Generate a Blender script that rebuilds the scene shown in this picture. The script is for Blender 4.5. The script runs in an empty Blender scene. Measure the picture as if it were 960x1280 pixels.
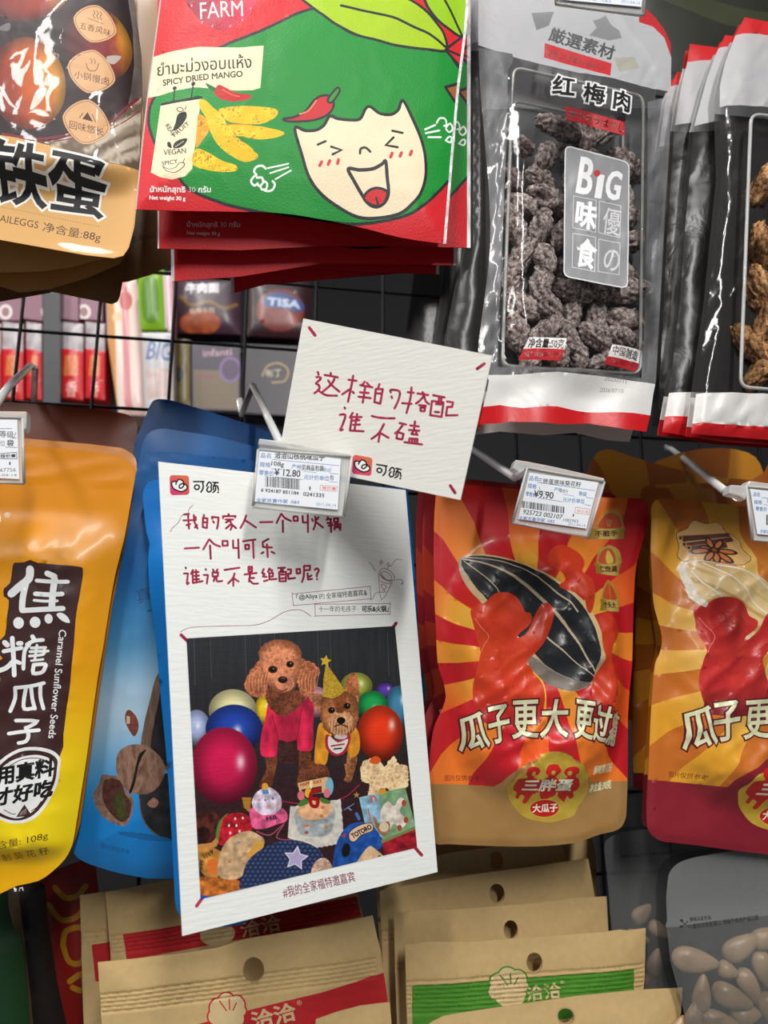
import bpy, math, random
import numpy as np
from mathutils import Vector
from mathutils.geometry import delaunay_2d_cdt, tessellate_polygon
SC = bpy.context.scene
COL = SC.collection
R = math.radians
# ------------------------------------------------------------------ camera, world, light, exposure
F = 950.0
CAMZ = 1.35
PITCH = R(12)
cam = bpy.data.cameras.new('camera'); camo = bpy.data.objects.new('camera', cam); COL.objects.link(camo)
cam.sensor_fit = 'VERTICAL'; cam.sensor_height = 36; cam.lens = F/1280*36
camo.location = (0, 0, CAMZ); camo.rotation_euler = (R(90)+PITCH, 0, 0)
cam.clip_start = 0.01
cam.dof.use_dof = True; cam.dof.focus_distance = 0.40; cam.dof.aperture_fstop = 9.0
SC.camera = camo
w = bpy.data.worlds.new('shop_world'); SC.world = w; w.use_nodes = True
w.node_tree.nodes['Background'].inputs[0].default_value = (0.75, 0.87, 1.0, 1)
w.node_tree.nodes['Background'].inputs[1].default_value = 0.10
vs = SC.view_settings
vs.view_transform = 'Standard'; vs.look = 'None'; vs.gamma = 1; vs.use_curve_mapping = False
vs.exposure = 0.12
SC.cycles.transparent_max_bounces = 24
SC.cycles.max_bounces = 8
SC.cycles.caustics_reflective = False; SC.cycles.caustics_refractive = False

def ceiling_lamp(name, loc, rot, sx, sy, power, col=(1, .98, .95)):
    l = bpy.data.lights.new(name, 'AREA'); l.shape = 'RECTANGLE'; l.size = sx; l.size_y = sy; l.energy = power; l.color = col
    o = bpy.data.objects.new(name, l); COL.objects.link(o); o.location = loc; o.rotation_euler = rot
    return o
# shop ceiling strip lamps above the aisle the photographer stands in
ceiling_lamp('ceiling_strip', (-0.25, -0.45, 2.75), (R(18), 0, 0), 0.12, 1.2, 21)
ceiling_lamp('ceiling_strip', (0.6, -1.5, 2.75), (R(40), 0, 0), 0.12, 1.2, 40)  # extra strip farther back, added as frontal fill
ceiling_lamp('ceiling_strip', (-1.1, -1.2, 2.75), (R(34), 0, 0), 0.12, 1.2, 22)
# lamp strip of the next aisle, lights the goods seen through the grid
ceiling_lamp('aisle_strip', (-1.3, 0.95, 2.6), (R(-5), 0, 0), .8, 0.12, 11)
# ------------------------------------------------------------------ pixels of the photograph -> rays -> real planes
CAM = np.array([0, 0, CAMZ]); AX = np.array([1.0, 0, 0])
AU = np.array([0, -math.sin(PITCH), math.cos(PITCH)]); AF = np.array([0, math.cos(PITCH), math.sin(PITCH)])
def rays(P):
    P = np.atleast_2d(np.asarray(P, float))
    return AX*((P[:, :1]-480)/F)+AU*((640-P[:, 1:2])/F)+AF
class Plane:
    """plane through the point seen at pixel (px,py) at depth d, turned by yaw (right side farther when negative) and tilt"""
    def __init__(s, px, py, d, yaw=-10, tilt=0, n=None):
        s.o = CAM+rays([(px, py)])[0]*d
        if n is None:
            y, t = R(yaw), R(tilt)
            n = -np.array([math.sin(y)*math.cos(t), math.cos(y)*math.cos(t), -math.sin(t)])
        n = np.array(n, float); s.n = n/np.linalg.norm(n)
        if s.n@(CAM-s.o) < 0: s.n = -s.n
    def at(s, P, h=0.0):
        r = rays(P); t = (s.n@(s.o-CAM))/(r@s.n)
        return CAM+r*t[:, None]+s.n*np.reshape(h, (-1, 1))
    def back(s, dz):
        q = Plane.__new__(Plane); q.o = s.o-s.n*dz; q.n = s.n; return q
def cam_n(x, y, z):
    return AX*x-AU*y+AF*z
def Z(x0, y0, sc):
    return lambda s: [tuple((x0+float(a.split(',')[0])/sc, y0+float(a.split(',')[1])/sc) for a in part.split()) for part in s.split('|')]
def PX(s): return [tuple(map(float, a.split(','))) for a in s.split()]
# ------------------------------------------------------------------ colours and noise
def hexc(h):
    h = h.lstrip('#'); c = np.array([int(h[i:i+2], 16) for i in (0, 2, 4)])/255.
    return c
def lin(c):
    c = np.clip(c, 0, 1); return np.where(c <= .04045, c/12.92, ((c+.055)/1.055)**2.4)
def vnoise(x, y, seed=0):
    xi = np.floor(x); yi = np.floor(y); fx = x-xi; fy = y-yi
    fx = fx*fx*fx*(fx*(fx*6-15)+10); fy = fy*fy*fy*(fy*(fy*6-15)+10)
    def hsh(a, b):
        v = np.sin(a*127.1+b*311.7+seed*74.7)*43758.5453
        return v-np.floor(v)
    return (hsh(xi, yi)*(1-fx)+hsh(xi+1, yi)*fx)*(1-fy)+(hsh(xi, yi+1)*(1-fx)+hsh(xi+1, yi+1)*fx)*fy
def fbm(x, y, seed=0, o=4):
    v = 0; a = .5
    for k in range(o):
        v = v+a*vnoise(x*2**k+k*17.3, y*2**k+k*9.1, seed+k); a *= .5
    return v
def ridge(x, y, seed=0, o=3):
    v = 0; a = .55
    for k in range(o):
        c, s = math.cos(k*1.1+.4), math.sin(k*1.1+.4)
        n = vnoise((x*c-y*s)*2**k, (x*s+y*c)*2**k, seed+k*3)
        v = v+a*(1-np.abs(2*n-1)); a *= .5
    return v
def sstep(a, b, x):
    t = np.clip((x-a)/(b-a), 0, 1); return t*t*(3-2*t)
def mixc(a, b, t):
    t = np.reshape(t, (-1, 1)); return a*(1-t)+b*t
# ------------------------------------------------------------------ artwork shapes in photo pixels
def smooth(P, n=5, closed=True):
    P = [np.array(p, float) for p in P]; N = len(P); out = []
    for i in range(N if closed else N-1):
        p0 = P[(i-1) % N] if closed or i > 0 else P[0]
        p1 = P[i]; p2 = P[(i+1) % N]; p3 = P[(i+2) % N] if closed or i+2 < N else P[-1]
        for k in range(n):
            t = k/n
            out.append(tuple(.5*((2*p1)+(-p0+p2)*t+(2*p0-5*p1+4*p2-p3)*t*t+(-p0+3*p1-3*p2+p3)*t**3)))
    if not closed: out.append(tuple(P[-1]))
    return out
def stroke(P, wd, w2=None, cap=3):
    """outline of a line with round ends; width may run from wd to w2"""
    P = [np.array(p, float) for p in P]; N = len(P)
    if N == 1: return ell(P[0][0], P[0][1], wd/2, wd/2, n=8)
    if w2 is None: w2 = wd
    L = []; Rr = []
    for i in range(N):
        a = P[max(i-1, 0)]; b = P[min(i+1, N-1)]
        if 0 < i < N-1:
            d1 = P[i]-a; d2 = b-P[i]; d1 = d1/(np.linalg.norm(d1)+1e-9); d2 = d2/(np.linalg.norm(d2)+1e-9)
            d = d1+d2
            if np.linalg.norm(d) < .3: d = d2
            d = d/(np.linalg.norm(d)+1e-9); k = 1/max(abs(d@d1), .6)
        else:
            d = b-a; d = d/(np.linalg.norm(d)+1e-9); k = 1
        h = (wd+(w2-wd)*i/(N-1))/2*k; n = np.array([-d[1], d[0]])
        L.append(P[i]+n*h); Rr.append(P[i]-n*h)
    def capf(c, d, r):
        o = []; a0 = math.atan2(d[1], d[0])
        for k in range(1, cap+1):
            a = a0+math.pi/2-math.pi*k/(cap+1); o.append(c+r*np.array([math.cos(a), math.sin(a)]))
        return o
    d = P[-1]-P[-2]; e = capf(P[-1], d, w2/2); d = P[0]-P[1]; s = capf(P[0], d, wd/2)
    return [tuple(p) for p in L+e+Rr[::-1]+s]
def ell(cx, cy, rx, ry, rot=0, n=24, a0=0, a1=360):
    c, s = math.cos(R(rot)), math.sin(R(rot)); o = []
    m = n if a1-a0 == 360 else n+1
    for k in range(m):
        a = R(a0+(a1-a0)*k/n); x = rx*math.cos(a); y = ry*math.sin(a)
        o.append((cx+x*c-y*s, cy+x*s+y*c))
    return o
_tc = {}
def glyphs(body, res=3):
    if body in _tc: return _tc[body]
    cu = bpy.data.curves.new('t', 'FONT'); cu.body = body
    ob = bpy.data.objects.new('t', cu); COL.objects.link(ob)
    dg = bpy.context.evaluated_depsgraph_get(); c = ob.evaluated_get(dg).to_curve(dg)
    out = []
    for s in c.splines:
        b = s.bezier_points; o = []; N = len(b)
        for i in range(N):
            p0 = np.array(b[i].co[:2]); p1 = np.array(b[i].handle_right[:2]); p2 = np.array(b[(i+1) % N].handle_left[:2]); p3 = np.array(b[(i+1) % N].co[:2])
            ch = np.linalg.norm(p3-p0); dv = abs((p1-p0)[0]*(p3-p0)[1]-(p1-p0)[1]*(p3-p0)[0])+abs((p2-p0)[0]*(p3-p0)[1]-(p2-p0)[1]*(p3-p0)[0])
            k = 1 if dv < 1e-3*ch+1e-9 else res
            for q in range(k):
                t = q/k; o.append((1-t)**3*p0+3*(1-t)**2*t*p1+3*(1-t)*t*t*p2+t**3*p3)
        if len(o) > 2: out.append(np.array(o))
    ob.evaluated_get(dg).to_curve_clear(); bpy.data.objects.remove(ob); bpy.data.curves.remove(cu)
    _tc[body] = out; return out
def area(P):
    x, y = P[:, 0], P[:, 1]; return .5*np.sum(x*np.roll(y, -1)-y*np.roll(x, -1))
def offset(Ls, d):
    if not Ls: return Ls
    sg = np.sign(sum(area(p) for p in Ls)); out = []
    for P in Ls:
        a = np.roll(P, 1, 0); b = np.roll(P, -1, 0); e1 = P-a; e2 = b-P
        e1 = e1/(np.linalg.norm(e1, axis=1, keepdims=True)+1e-9); e2 = e2/(np.linalg.norm(e2, axis=1, keepdims=True)+1e-9)
        n1 = np.stack([e1[:, 1], -e1[:, 0]], 1)*sg; n2 = np.stack([e2[:, 1], -e2[:, 0]], 1)*sg
        n = n1+n2; l = np.linalg.norm(n, axis=1, keepdims=True); n = n/np.maximum(l, 1e-6)
        k = 1/np.maximum(np.sum(n*n1, 1, keepdims=True), .55)
        out.append(P+n*d*k)
    return out
class Art:
    def __init__(s): s.shapes = []
    def add(s, loops, col, m=0.0, fill='nonzero'):
        if isinstance(loops, list) and loops and isinstance(loops[0], tuple) and not isinstance(loops[0][0], (tuple, list, np.ndarray)): loops = [loops]
        loops = [np.array(l, float) for l in loops if len(l) > 2]
        if loops: s.shapes.append((loops, col, m))
        return s
    def line(s, P, wd, col, w2=None, m=0.0, closed=False):
        if closed: P = list(P)+[P[0]]
        return s.add([stroke(P, wd, w2)], col, m)
    def strokes(s, L, wd, col, m=0.0, sm=True):
        for p in L:
            p = smooth(p, 3, False) if sm and len(p) > 2 else p
            s.add([stroke(p, wd)], col, m)
        return s
    def outline(s, P, col, ol='#1c1c20', w=2.5, m=0.0, sm=True, n=5):
        P = smooth(P, n) if sm else P
        if col is not None: s.add([P], col, m)
        s.line(P, w, ol, closed=True); return s
    def text(s, body, p0, p1, h, col, bold=0.0, ol=None, olw=1.0, m=0.0, warp=None, fit=True, slant=0.0, lean=None, olm=0.0):
        """text whose bounding box runs from p0 (lower left) to p1 (lower right), height h px; lean turns the upright direction (degrees)"""
        G = glyphs(body)
        if not G: return s
        A = np.concatenate(G); x0, y0 = A.min(0); x1, y1 = A.max(0)
        p0 = np.array(p0, float); p1 = np.array(p1, float); ux = (p1-p0)/(x1-x0)
        ang = math.atan2(p1[1]-p0[1], p1[0]-p0[0])
        up = np.array([math.sin(ang), -math.cos(ang)]) if lean is None else np.array([math.sin(R(lean)), -math.cos(R(lean))])
        uy = up*h/(y1-y0)
        def mp(P):
            q = p0+(P[:, :1]-x0+slant*(P[:, 1:]-y0))*ux+(P[:, 1:]-y0)*uy
            return warp(q) if warp else q
        L = [mp(P) for P in G]
        if ol: s.shapes.append((offset(L, bold+olw), ol, olm))
        s.shapes.append((offset(L, bold) if bold else L, col, m)); return s
def inside(loop_list, C, chunk=4000000):
    wn = np.zeros(len(C), int)
    for P in loop_list:
        lo, hi = P.min(0), P.max(0)
        idx = np.nonzero((C[:, 0] >= lo[0]) & (C[:, 0] <= hi[0]) & (C[:, 1] >= lo[1]) & (C[:, 1] <= hi[1]))[0]
        if not len(idx): continue
        A = P; B = np.roll(P, -1, 0); st = max(1, chunk//len(P))
        for k in range(0, len(idx), st):
            q = C[idx[k:k+st]]; y = q[:, 1:2]; x = q[:, :1]
            ay, by = A[:, 1], B[:, 1]
            cr = (B[:, 0]-A[:, 0])*(y-ay)-(x-A[:, 0])*(by-ay)
            wn[idx[k:k+st]] += np.sum((ay <= y) & (by > y) & (cr > 0), 1)-np.sum((ay > y) & (by <= y) & (cr < 0), 1)
    return wn != 0
def dist_to(P, Q):
    A = np.array(P, float); B = np.roll(A, -1, 0); d = np.full(len(Q), 1e9)
    for a, b in zip(A, B):
        e = b-a; L = e@e+1e-12; t = np.clip(((Q-a)@e)/L, 0, 1); d = np.minimum(d, np.linalg.norm(Q-(a+t[:, None]*e), axis=1))
    return d
# ------------------------------------------------------------------ objects
def tag(o, label=None, cat=None, group=None, kind=None):
    if label: o['label'] = label
    if cat: o['category'] = cat
    if group: o['group'] = group
    if kind: o['kind'] = kind
    return o
def thing(name, label, cat, loc, group=None):
    o = bpy.data.objects.new(name, None); COL.objects.link(o); o.location = tuple(loc); o.empty_display_size = .02
    return tag(o, label, cat, group)
def root_loc(parent):
    v = np.zeros(3)
    while parent is not None: v += np.array(parent.location); parent = parent.parent
    return v
def mesh_obj(name, V, Fc, mat, parent=None, smoothf=True, label=None):
    me = bpy.data.meshes.new(name); V = np.asarray(V, float)-root_loc(parent)
    me.from_pydata([tuple(v) for v in V], [], [tuple(int(i) for i in f) for f in Fc])
    if smoothf: me.polygons.foreach_set('use_smooth', [True]*len(me.polygons))
    if isinstance(mat, str): mat = M[mat]
    me.materials.append(mat); me.update()
    o = bpy.data.objects.new(name, me); COL.objects.link(o); o.parent = parent
    if label: o['label'] = label
    return o
def art_mesh(name, outline, art, plane, mat, parent, height=None, step=8, thick=0.0, label=None, base='#ffffff', dense=None, holes=None, h0=0.0):
    """a sheet cut to the outline: the printed shapes are cut into the mesh as colour regions; height(x,y,d) lifts it off its plane (metres)"""
    out = np.array(outline, float); lo, hi = out.min(0), out.max(0)
    pts = []; edges = []
    def put(L):
        n0 = len(pts); L = [tuple(p) for p in L]; pts.extend(L); edges.extend([(n0+i, n0+(i+1) % len(L)) for i in range(len(L))])
    def resamp(P, st):
        o = []
        for i in range(len(P)):
            a, b = P[i], P[(i+1) % len(P)]; k = max(1, int(np.linalg.norm(b-a)/st))
            o += [a+(b-a)*q/k for q in range(k)]
        return o
    put(resamp(out, step))
    for h in holes or []: put(h)
    shp = art.shapes if art else []
    pad = 3
    keep = []
    for L, c, m in shp:
        L = [l for l in L if l[:, 0].max() > lo[0]-pad and l[:, 0].min() < hi[0]+pad and l[:, 1].max() > lo[1]-pad and l[:, 1].min() < hi[1]+pad]
        if not L: continue
        keep.append((L, c, m))
        for l in L:
            ln = np.linalg.norm(l-np.roll(l, -1, 0), axis=1)
            put(resamp(l, step*1.5) if ln.max() > step*2 else l)
    gx, gy = np.meshgrid(np.arange(lo[0], hi[0]+step, step), np.arange(lo[1], hi[1]+step, step))
    gx = gx+(np.arange(gx.shape[0]) % 2)[:, None]*step*.5
    G = np.stack([gx.ravel()+.137, gy.ravel()+.211], 1); G = G[inside([out], G)]
    if len(G): G = G[dist_to(out, G) > step*.4]
    pts.extend(map(tuple, G))
    for (reg, st) in dense or []:
        reg = np.array(reg, float); a, b = reg.min(0), reg.max(0)
        dx, dy = np.meshgrid(np.arange(a[0], b[0], st), np.arange(a[1], b[1], st)); D = np.stack([dx.ravel()+.071, dy.ravel()+.053], 1)
        D = D[inside([reg], D)]; pts.extend(map(tuple, D))
    r = delaunay_2d_cdt([Vector(p) for p in pts], edges, [], 0, 1e-4)
    V = np.array([tuple(v) for v in r[0]]); T = np.array([tuple(f) for f in r[2]])
    C = V[T].mean(1); e1 = V[T[:, 1]]-V[T[:, 0]]; e2 = V[T[:, 2]]-V[T[:, 0]]; ar = np.abs(e1[:, 0]*e2[:, 1]-e1[:, 1]*e2[:, 0])
    ok = inside([out], C) & (ar > 1e-7)
    for h in holes or []: ok &= ~inside([np.array(h, float)], C)
    T = T[ok]; C = C[ok]
    idx = np.full(len(T), -1)
    for k, (L, c, m) in enumerate(keep): idx[inside(L, C)] = k
    col = np.ones((len(T), 3, 4)); col[:, :, 3] = 0
    for k in range(-1, len(keep)):
        s = np.nonzero(idx == k)[0]
        if not len(s): continue
        c, m = (base, 0.0) if k < 0 else keep[k][1:]
        if callable(c):
            q = V[T[s]].reshape(-1, 2); cc = c(q).reshape(len(s), 3, -1)
        else: cc = hexc(c)
        col[s, :, :3] = lin(cc[..., :3]) if not callable(c) or cc.shape[-1] == 3 else lin(cc[..., :3])
        if callable(c) and cc.shape[-1] == 4: col[s, :, 3] = cc[..., 3]
        else: col[s, :, 3] = m
    used = np.unique(T); rm = np.full(len(V), -1); rm[used] = np.arange(len(used)); V = V[used]; T = rm[T]
    d = dist_to(out, V); h = np.zeros(len(V))+h0
    if height is not None: h = h+height(V[:, 0], V[:, 1], d)
    P3 = plane.at(V, h)
    # face toward the camera
    n = np.cross(P3[T[0, 1]]-P3[T[0, 0]], P3[T[0, 2]]-P3[T[0, 0]])
    if n@plane.n < 0: T = T[:, ::-1]; col = col[:, ::-1]
    T2 = T; P2 = P3
    if thick:
        nb = len(P3); Bk = P3-plane.n*thick; T2 = np.concatenate([T, T[:, ::-1]+nb]); P2 = np.concatenate([P3, Bk, P3, Bk])
        e = {}
        for t in T:
            for i in range(3): e[(t[i], t[(i+1) % 3])] = 1
        rim = [(a, b) for (a, b) in e if (b, a) not in e]
        side = np.array([[b, a, a+nb] for a, b in rim]+[[b, a+nb, b+nb] for a, b in rim])+2*nb
        T2 = np.concatenate([T2, side]); pc = np.ones((len(T2), 3, 4)); pc[:, :, :3] = lin(hexc(base)) if not callable(base) else .8; pc[:, :, 3] = 0; pc[:len(T)] = col; col = pc
    o = mesh_obj(name, P2, T2, mat, parent, True, label)
    at = o.data.attributes.new('Col', 'FLOAT_COLOR', 'CORNER'); at.data.foreach_set('color', col.reshape(-1).astype(np.float32))
    if height is None: o.data.polygons.foreach_set('use_smooth', [False]*len(T2))
    if thick:
        f = np.ones(len(T2), bool); f[2*len(T):] = False
        if height is None: f[:] = False
        o.data.polygons.foreach_set('use_smooth', f)
    return o
def sheet_back(name, outline, plane, mat, parent, depth=0.006, s=18, step=16, base='#888888', h0=0.0, hf=None):
    out = np.array(outline, float)
    f = hf or (lambda x, y, d: -depth*(1-np.exp(-d/s)))
    o = art_mesh(name, out, None, plane, mat, parent, f, step=step, base=base, h0=h0)
    o.data.flip_normals(); return o
def row_labels(P, tops, fmt):
    """a label for each of the points: its place from the left in its row"""
    O = ['leftmost', 'second from left', 'third from left', 'fourth from left', 'fifth from left', 'sixth from left']; W = ['top', 'second', 'third', 'fourth', 'fifth', 'bottom']
    rows = [[] for _ in range(len(tops)+1)]
    for i, p in enumerate(P): rows[sum(p[1] >= t for t in tops)].append(i)
    out = {}
    for r, ids in enumerate(rows):
        for n, i in enumerate(sorted(ids, key=lambda i: P[i][0])): out[i] = fmt.format(O[min(n, 5)], W[r] if r < len(rows)-1 else 'bottom')
    return out
# tubes, boxes
def tube(P, r, n=8, close=True):
    P = [np.array(p, float) for p in P]; V = []; Fc = []; up = None
    rr = r if hasattr(r, '__len__') else [r]*len(P)
    for i, p in enumerate(P):
        d = P[min(i+1, len(P)-1)]-P[max(i-1, 0)]; d = d/np.linalg.norm(d)
        if up is None: up = np.array([0, 0, 1.]) if abs(d[2]) < .9 else np.array([1., 0, 0])
        a = np.cross(d, up); a /= np.linalg.norm(a); b = np.cross(a, d); up = b
        for k in range(n):
            t = 2*math.pi*k/n; V.append(p+rr[i]*(a*math.cos(t)+b*math.sin(t)))
    for i in range(len(P)-1):
        for k in range(n): Fc.append((i*n+k, (i+1)*n+k, (i+1)*n+(k+1) % n, i*n+(k+1) % n))
    if close: Fc.append(tuple(range(n))); Fc.append(tuple((len(P)-1)*n+k for k in range(n))[::-1])
    return V, Fc
def slab(plane, quad, h0, h1):
    """prism over a pixel polygon between two heights off the plane"""
    A = plane.at(quad, h0); B = plane.at(quad, h1); n = len(quad)
    V = list(A)+list(B); Fc = [tuple(range(n)), tuple(range(2*n-1, n-1, -1))]+[(i, i+n, (i+1) % n+n, (i+1) % n) for i in range(n)]
    return V, Fc
def fix_normals(o):
    import bmesh
    bm = bmesh.new(); bm.from_mesh(o.data); bmesh.ops.recalc_face_normals(bm, faces=bm.faces); bm.to_mesh(o.data); bm.free(); return o
def bevel(o, wd, seg=2):
    m = o.modifiers.new('bevel', 'BEVEL'); m.width = wd; m.segments = seg; m.limit_method = 'ANGLE'; return o
def merge(*vf):
    V = []; Fc = []
    for v, f in vf:
        n = len(V); V += list(v); Fc += [tuple(i+n for i in q) for q in f]
    return V, Fc
# ------------------------------------------------------------------ materials
M = {}
def newmat(name):
    m = bpy.data.materials.new(name); m.use_nodes = True; nt = m.node_tree; M[name] = m
    return m, nt, nt.nodes['Principled BSDF'], nt.nodes['Material Output']
def bumpnode(nt, kind, strength, dist=0.0004, scale=1.0):
    N = nt.nodes; L = nt.links
    tc = N.new('ShaderNodeTexCoord'); b = N.new('ShaderNodeBump'); b.inputs['Strength'].default_value = strength; b.inputs['Distance'].default_value = dist
    if kind == 'laid':      # laid paper: uneven horizontal ribs
        mp = N.new('ShaderNodeMapping'); mp.inputs['Scale'].default_value = (60, 60, 420*scale); L.new(tc.outputs['Object'], mp.inputs[0])
        n = N.new('ShaderNodeTexNoise'); n.inputs['Scale'].default_value = 1.6; n.inputs['Detail'].default_value = 3; L.new(mp.outputs[0], n.inputs[0]); L.new(n.outputs[0], b.inputs['Height'])
    elif kind == 'crease':
        n = N.new('ShaderNodeTexNoise'); n.inputs['Scale'].default_value = 34*scale; n.inputs['Detail'].default_value = 4; n.inputs['Distortion'].default_value = .6
        L.new(tc.outputs['Object'], n.inputs[0]); mm = N.new('ShaderNodeMath'); mm.operation = 'SUBTRACT'; mm.inputs[1].default_value = .5; L.new(n.outputs[0], mm.inputs[0])
        ab = N.new('ShaderNodeMath'); ab.operation = 'ABSOLUTE'; L.new(mm.outputs[0], ab.inputs[0]); L.new(ab.outputs[0], b.inputs['Height'])
    elif kind == 'weave':
        v = N.new('ShaderNodeTexVoronoi'); v.inputs['Scale'].default_value = 900*scale; L.new(tc.outputs['Object'], v.inputs[0]); L.new(v.outputs[0], b.inputs['Height'])
    else:
        n = N.new('ShaderNodeTexNoise'); n.inputs['Scale'].default_value = 300*scale; n.inputs['Detail'].default_value = 3; L.new(tc.outputs['Object'], n.inputs[0]); L.new(n.outputs[0], b.inputs['Height'])
    return b
def print_mat(name, rough=.4, bump='fine', bs=.2, bd=.0003, coat=0.0, spec=.5, scale=1.0, grain=0.0, metal=.5, coatr=.12):
    m, nt, p, o = newmat(name); N = nt.nodes; L = nt.links
    a = N.new('ShaderNodeAttribute'); a.attribute_name = 'Col'
    src = a.outputs['Color']
    if grain:
        tc = N.new('ShaderNodeTexCoord'); n = N.new('ShaderNodeTexNoise'); n.inputs['Scale'].default_value = 260; n.inputs['Detail'].default_value = 5; L.new(tc.outputs['Object'], n.inputs[0])
        mr = N.new('ShaderNodeMapRange'); mr.inputs['From Min'].default_value = .3; mr.inputs['From Max'].default_value = .7; mr.inputs['To Min'].default_value = 1-grain; mr.inputs['To Max'].default_value = 1+grain; L.new(n.outputs[0], mr.inputs[0])
        vm = N.new('ShaderNodeVectorMath'); vm.operation = 'SCALE'; L.new(src, vm.inputs[0]); L.new(mr.outputs[0], vm.inputs['Scale']); src = vm.outputs[0]
    L.new(src, p.inputs['Base Color'])
    mm = N.new('ShaderNodeMath'); mm.operation = 'MULTIPLY'; mm.inputs[1].default_value = metal; L.new(a.outputs['Alpha'], mm.inputs[0]); L.new(mm.outputs[0], p.inputs['Metallic'])
    p.inputs['Roughness'].default_value = rough; p.inputs['Specular IOR Level'].default_value = spec
    p.inputs['Coat Weight'].default_value = coat; p.inputs['Coat Roughness'].default_value = coatr
    if bump: L.new(bumpnode(nt, bump, bs, bd, scale).outputs[0], p.inputs['Normal'])
    return m
def film_mat(name, tint=(.9, .9, .9), rough=.08, refl=1.0, bump='crease', bs=.5, bd=.0012, scale=1.0, ior=1.38):
    """clear plastic film: mostly see-through, fresnel reflection, print where alpha of Col > 0"""
    m, nt, p, o = newmat(name); N = nt.nodes; L = nt.links
    a = N.new('ShaderNodeAttribute'); a.attribute_name = 'Col'
    L.new(a.outputs['Color'], p.inputs['Base Color']); p.inputs['Roughness'].default_value = .35
    b = bumpnode(nt, bump, bs, bd, scale); L.new(b.outputs[0], p.inputs['Normal'])
    t = N.new('ShaderNodeBsdfTransparent'); t.inputs[0].default_value = (*tint, 1)
    g = N.new('ShaderNodeBsdfGlossy'); g.inputs['Roughness'].default_value = rough; g.inputs[0].default_value = (refl, refl, refl, 1); L.new(b.outputs[0], g.inputs['Normal'])
    fr = N.new('ShaderNodeFresnel'); fr.inputs[0].default_value = ior; L.new(b.outputs[0], fr.inputs['Normal'])
    x = N.new('ShaderNodeMixShader'); L.new(fr.outputs[0], x.inputs[0]); L.new(t.outputs[0], x.inputs[1]); L.new(g.outputs[0], x.inputs[2])
    y = N.new('ShaderNodeMixShader'); L.new(a.outputs['Alpha'], y.inputs[0]); L.new(x.outputs[0], y.inputs[1]); L.new(p.outputs[0], y.inputs[2])
    L.new(y.outputs[0], o.inputs[0]); return m
def plain_mat(name, col, rough=.5, metal=0.0, bump=None, bs=.3, bd=.0004, coat=0, scale=1.0, spec=.5):
    m, nt, p, o = newmat(name); p.inputs['Base Color'].default_value = (*lin(hexc(col)), 1); p.inputs['Roughness'].default_value = rough; p.inputs['Metallic'].default_value = metal
    p.inputs['Coat Weight'].default_value = coat; p.inputs['Specular IOR Level'].default_value = spec
    if bump: nt.links.new(bumpnode(nt, bump, bs, bd, scale).outputs[0], p.inputs['Normal'])
    return m
print_mat('matte_pouch', .42, 'fine', .12, .0002)
print_mat('satin_pouch', .36, 'crease', .25, .0008, coat=.1, spec=.4)
print_mat('gloss_pouch', .5, 'crease', .1, .0005, coat=.35, spec=.25, coatr=.05)
print_mat('woven_pouch', .45, 'weave', .22, .0003, spec=.2)
print_mat('card_paper', .85, 'laid', .38, .0004, spec=.15)
print_mat('kraft_paper', .75, 'fine', .25, .0003, spec=.25, grain=.045, scale=.5)
print_mat('label_paper', .6, None)
film_mat('clear_film', (.985, .985, .985), .09, ior=1.33, bs=.6)
film_mat('smooth_film', (.97, .97, .97), .10, bs=.25)
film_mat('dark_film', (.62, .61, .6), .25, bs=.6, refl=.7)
film_mat('back_film', (.6, .6, .6), .5, bs=.3, refl=.4)
def acrylic(name, tint, rough=.05, haze=.07, ior=1.45):
    m, nt, p, o = newmat(name); N = nt.nodes; L = nt.links
    t = N.new('ShaderNodeBsdfTransparent'); t.inputs[0].default_value = (*tint, 1)
    g = N.new('ShaderNodeBsdfGlossy'); g.inputs['Roughness'].default_value = rough
    fr = N.new('ShaderNodeFresnel'); fr.inputs[0].default_value = ior
    d = N.new('ShaderNodeBsdfDiffuse'); d.inputs[0].default_value = (.95, .95, .93, 1)
    z = N.new('ShaderNodeMixShader'); z.inputs[0].default_value = haze; L.new(t.outputs[0], z.inputs[1]); L.new(d.outputs[0], z.inputs[2])
    x = N.new('ShaderNodeMixShader'); L.new(fr.outputs[0], x.inputs[0]); L.new(z.outputs[0], x.inputs[1]); L.new(g.outputs[0], x.inputs[2]); L.new(x.outputs[0], o.inputs[0])
acrylic('acrylic', (.97, .97, .96), haze=.4, ior=1.3)
acrylic('clear_window', (.99, .99, .99), haze=0.0, ior=1.15)
acrylic('frosted_peg', (.85, .85, .84), .2, haze=.6, ior=1.3)
plain_mat('black_wire', '#060607', .6, spec=.2)
plain_mat('chrome', '#b9babc', .25, 1.0)
# a hanging pouch: Empty > front_panel, back_panel
def pouch(name, label, outline, art, plane, mat='satin_pouch', T=.008, s=25, height=None, step=8, base='#888888', back='#777777', group=None, cat='packet', holes=None, dense=None, backmat=None, backT=None, backh=None):
    out = np.array(outline, float); bc = (out[:, 0].mean(), out[:, 1].max())
    loc = plane.at([bc])[0]; rt = thing(name, label, cat, loc, group)
    hf = height or (lambda x, y, d: T*(1-np.exp(-d/s)))
    art_mesh('front_panel', out, art, plane, mat, rt, hf, step=step, base=base, dense=dense, holes=holes, h0=.0002)
    sheet_back('back_panel', out, plane, backmat or mat, rt, backT if backT is not None else T*.8, s, base=back, h0=-.0002, hf=backh)
    return rt
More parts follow.
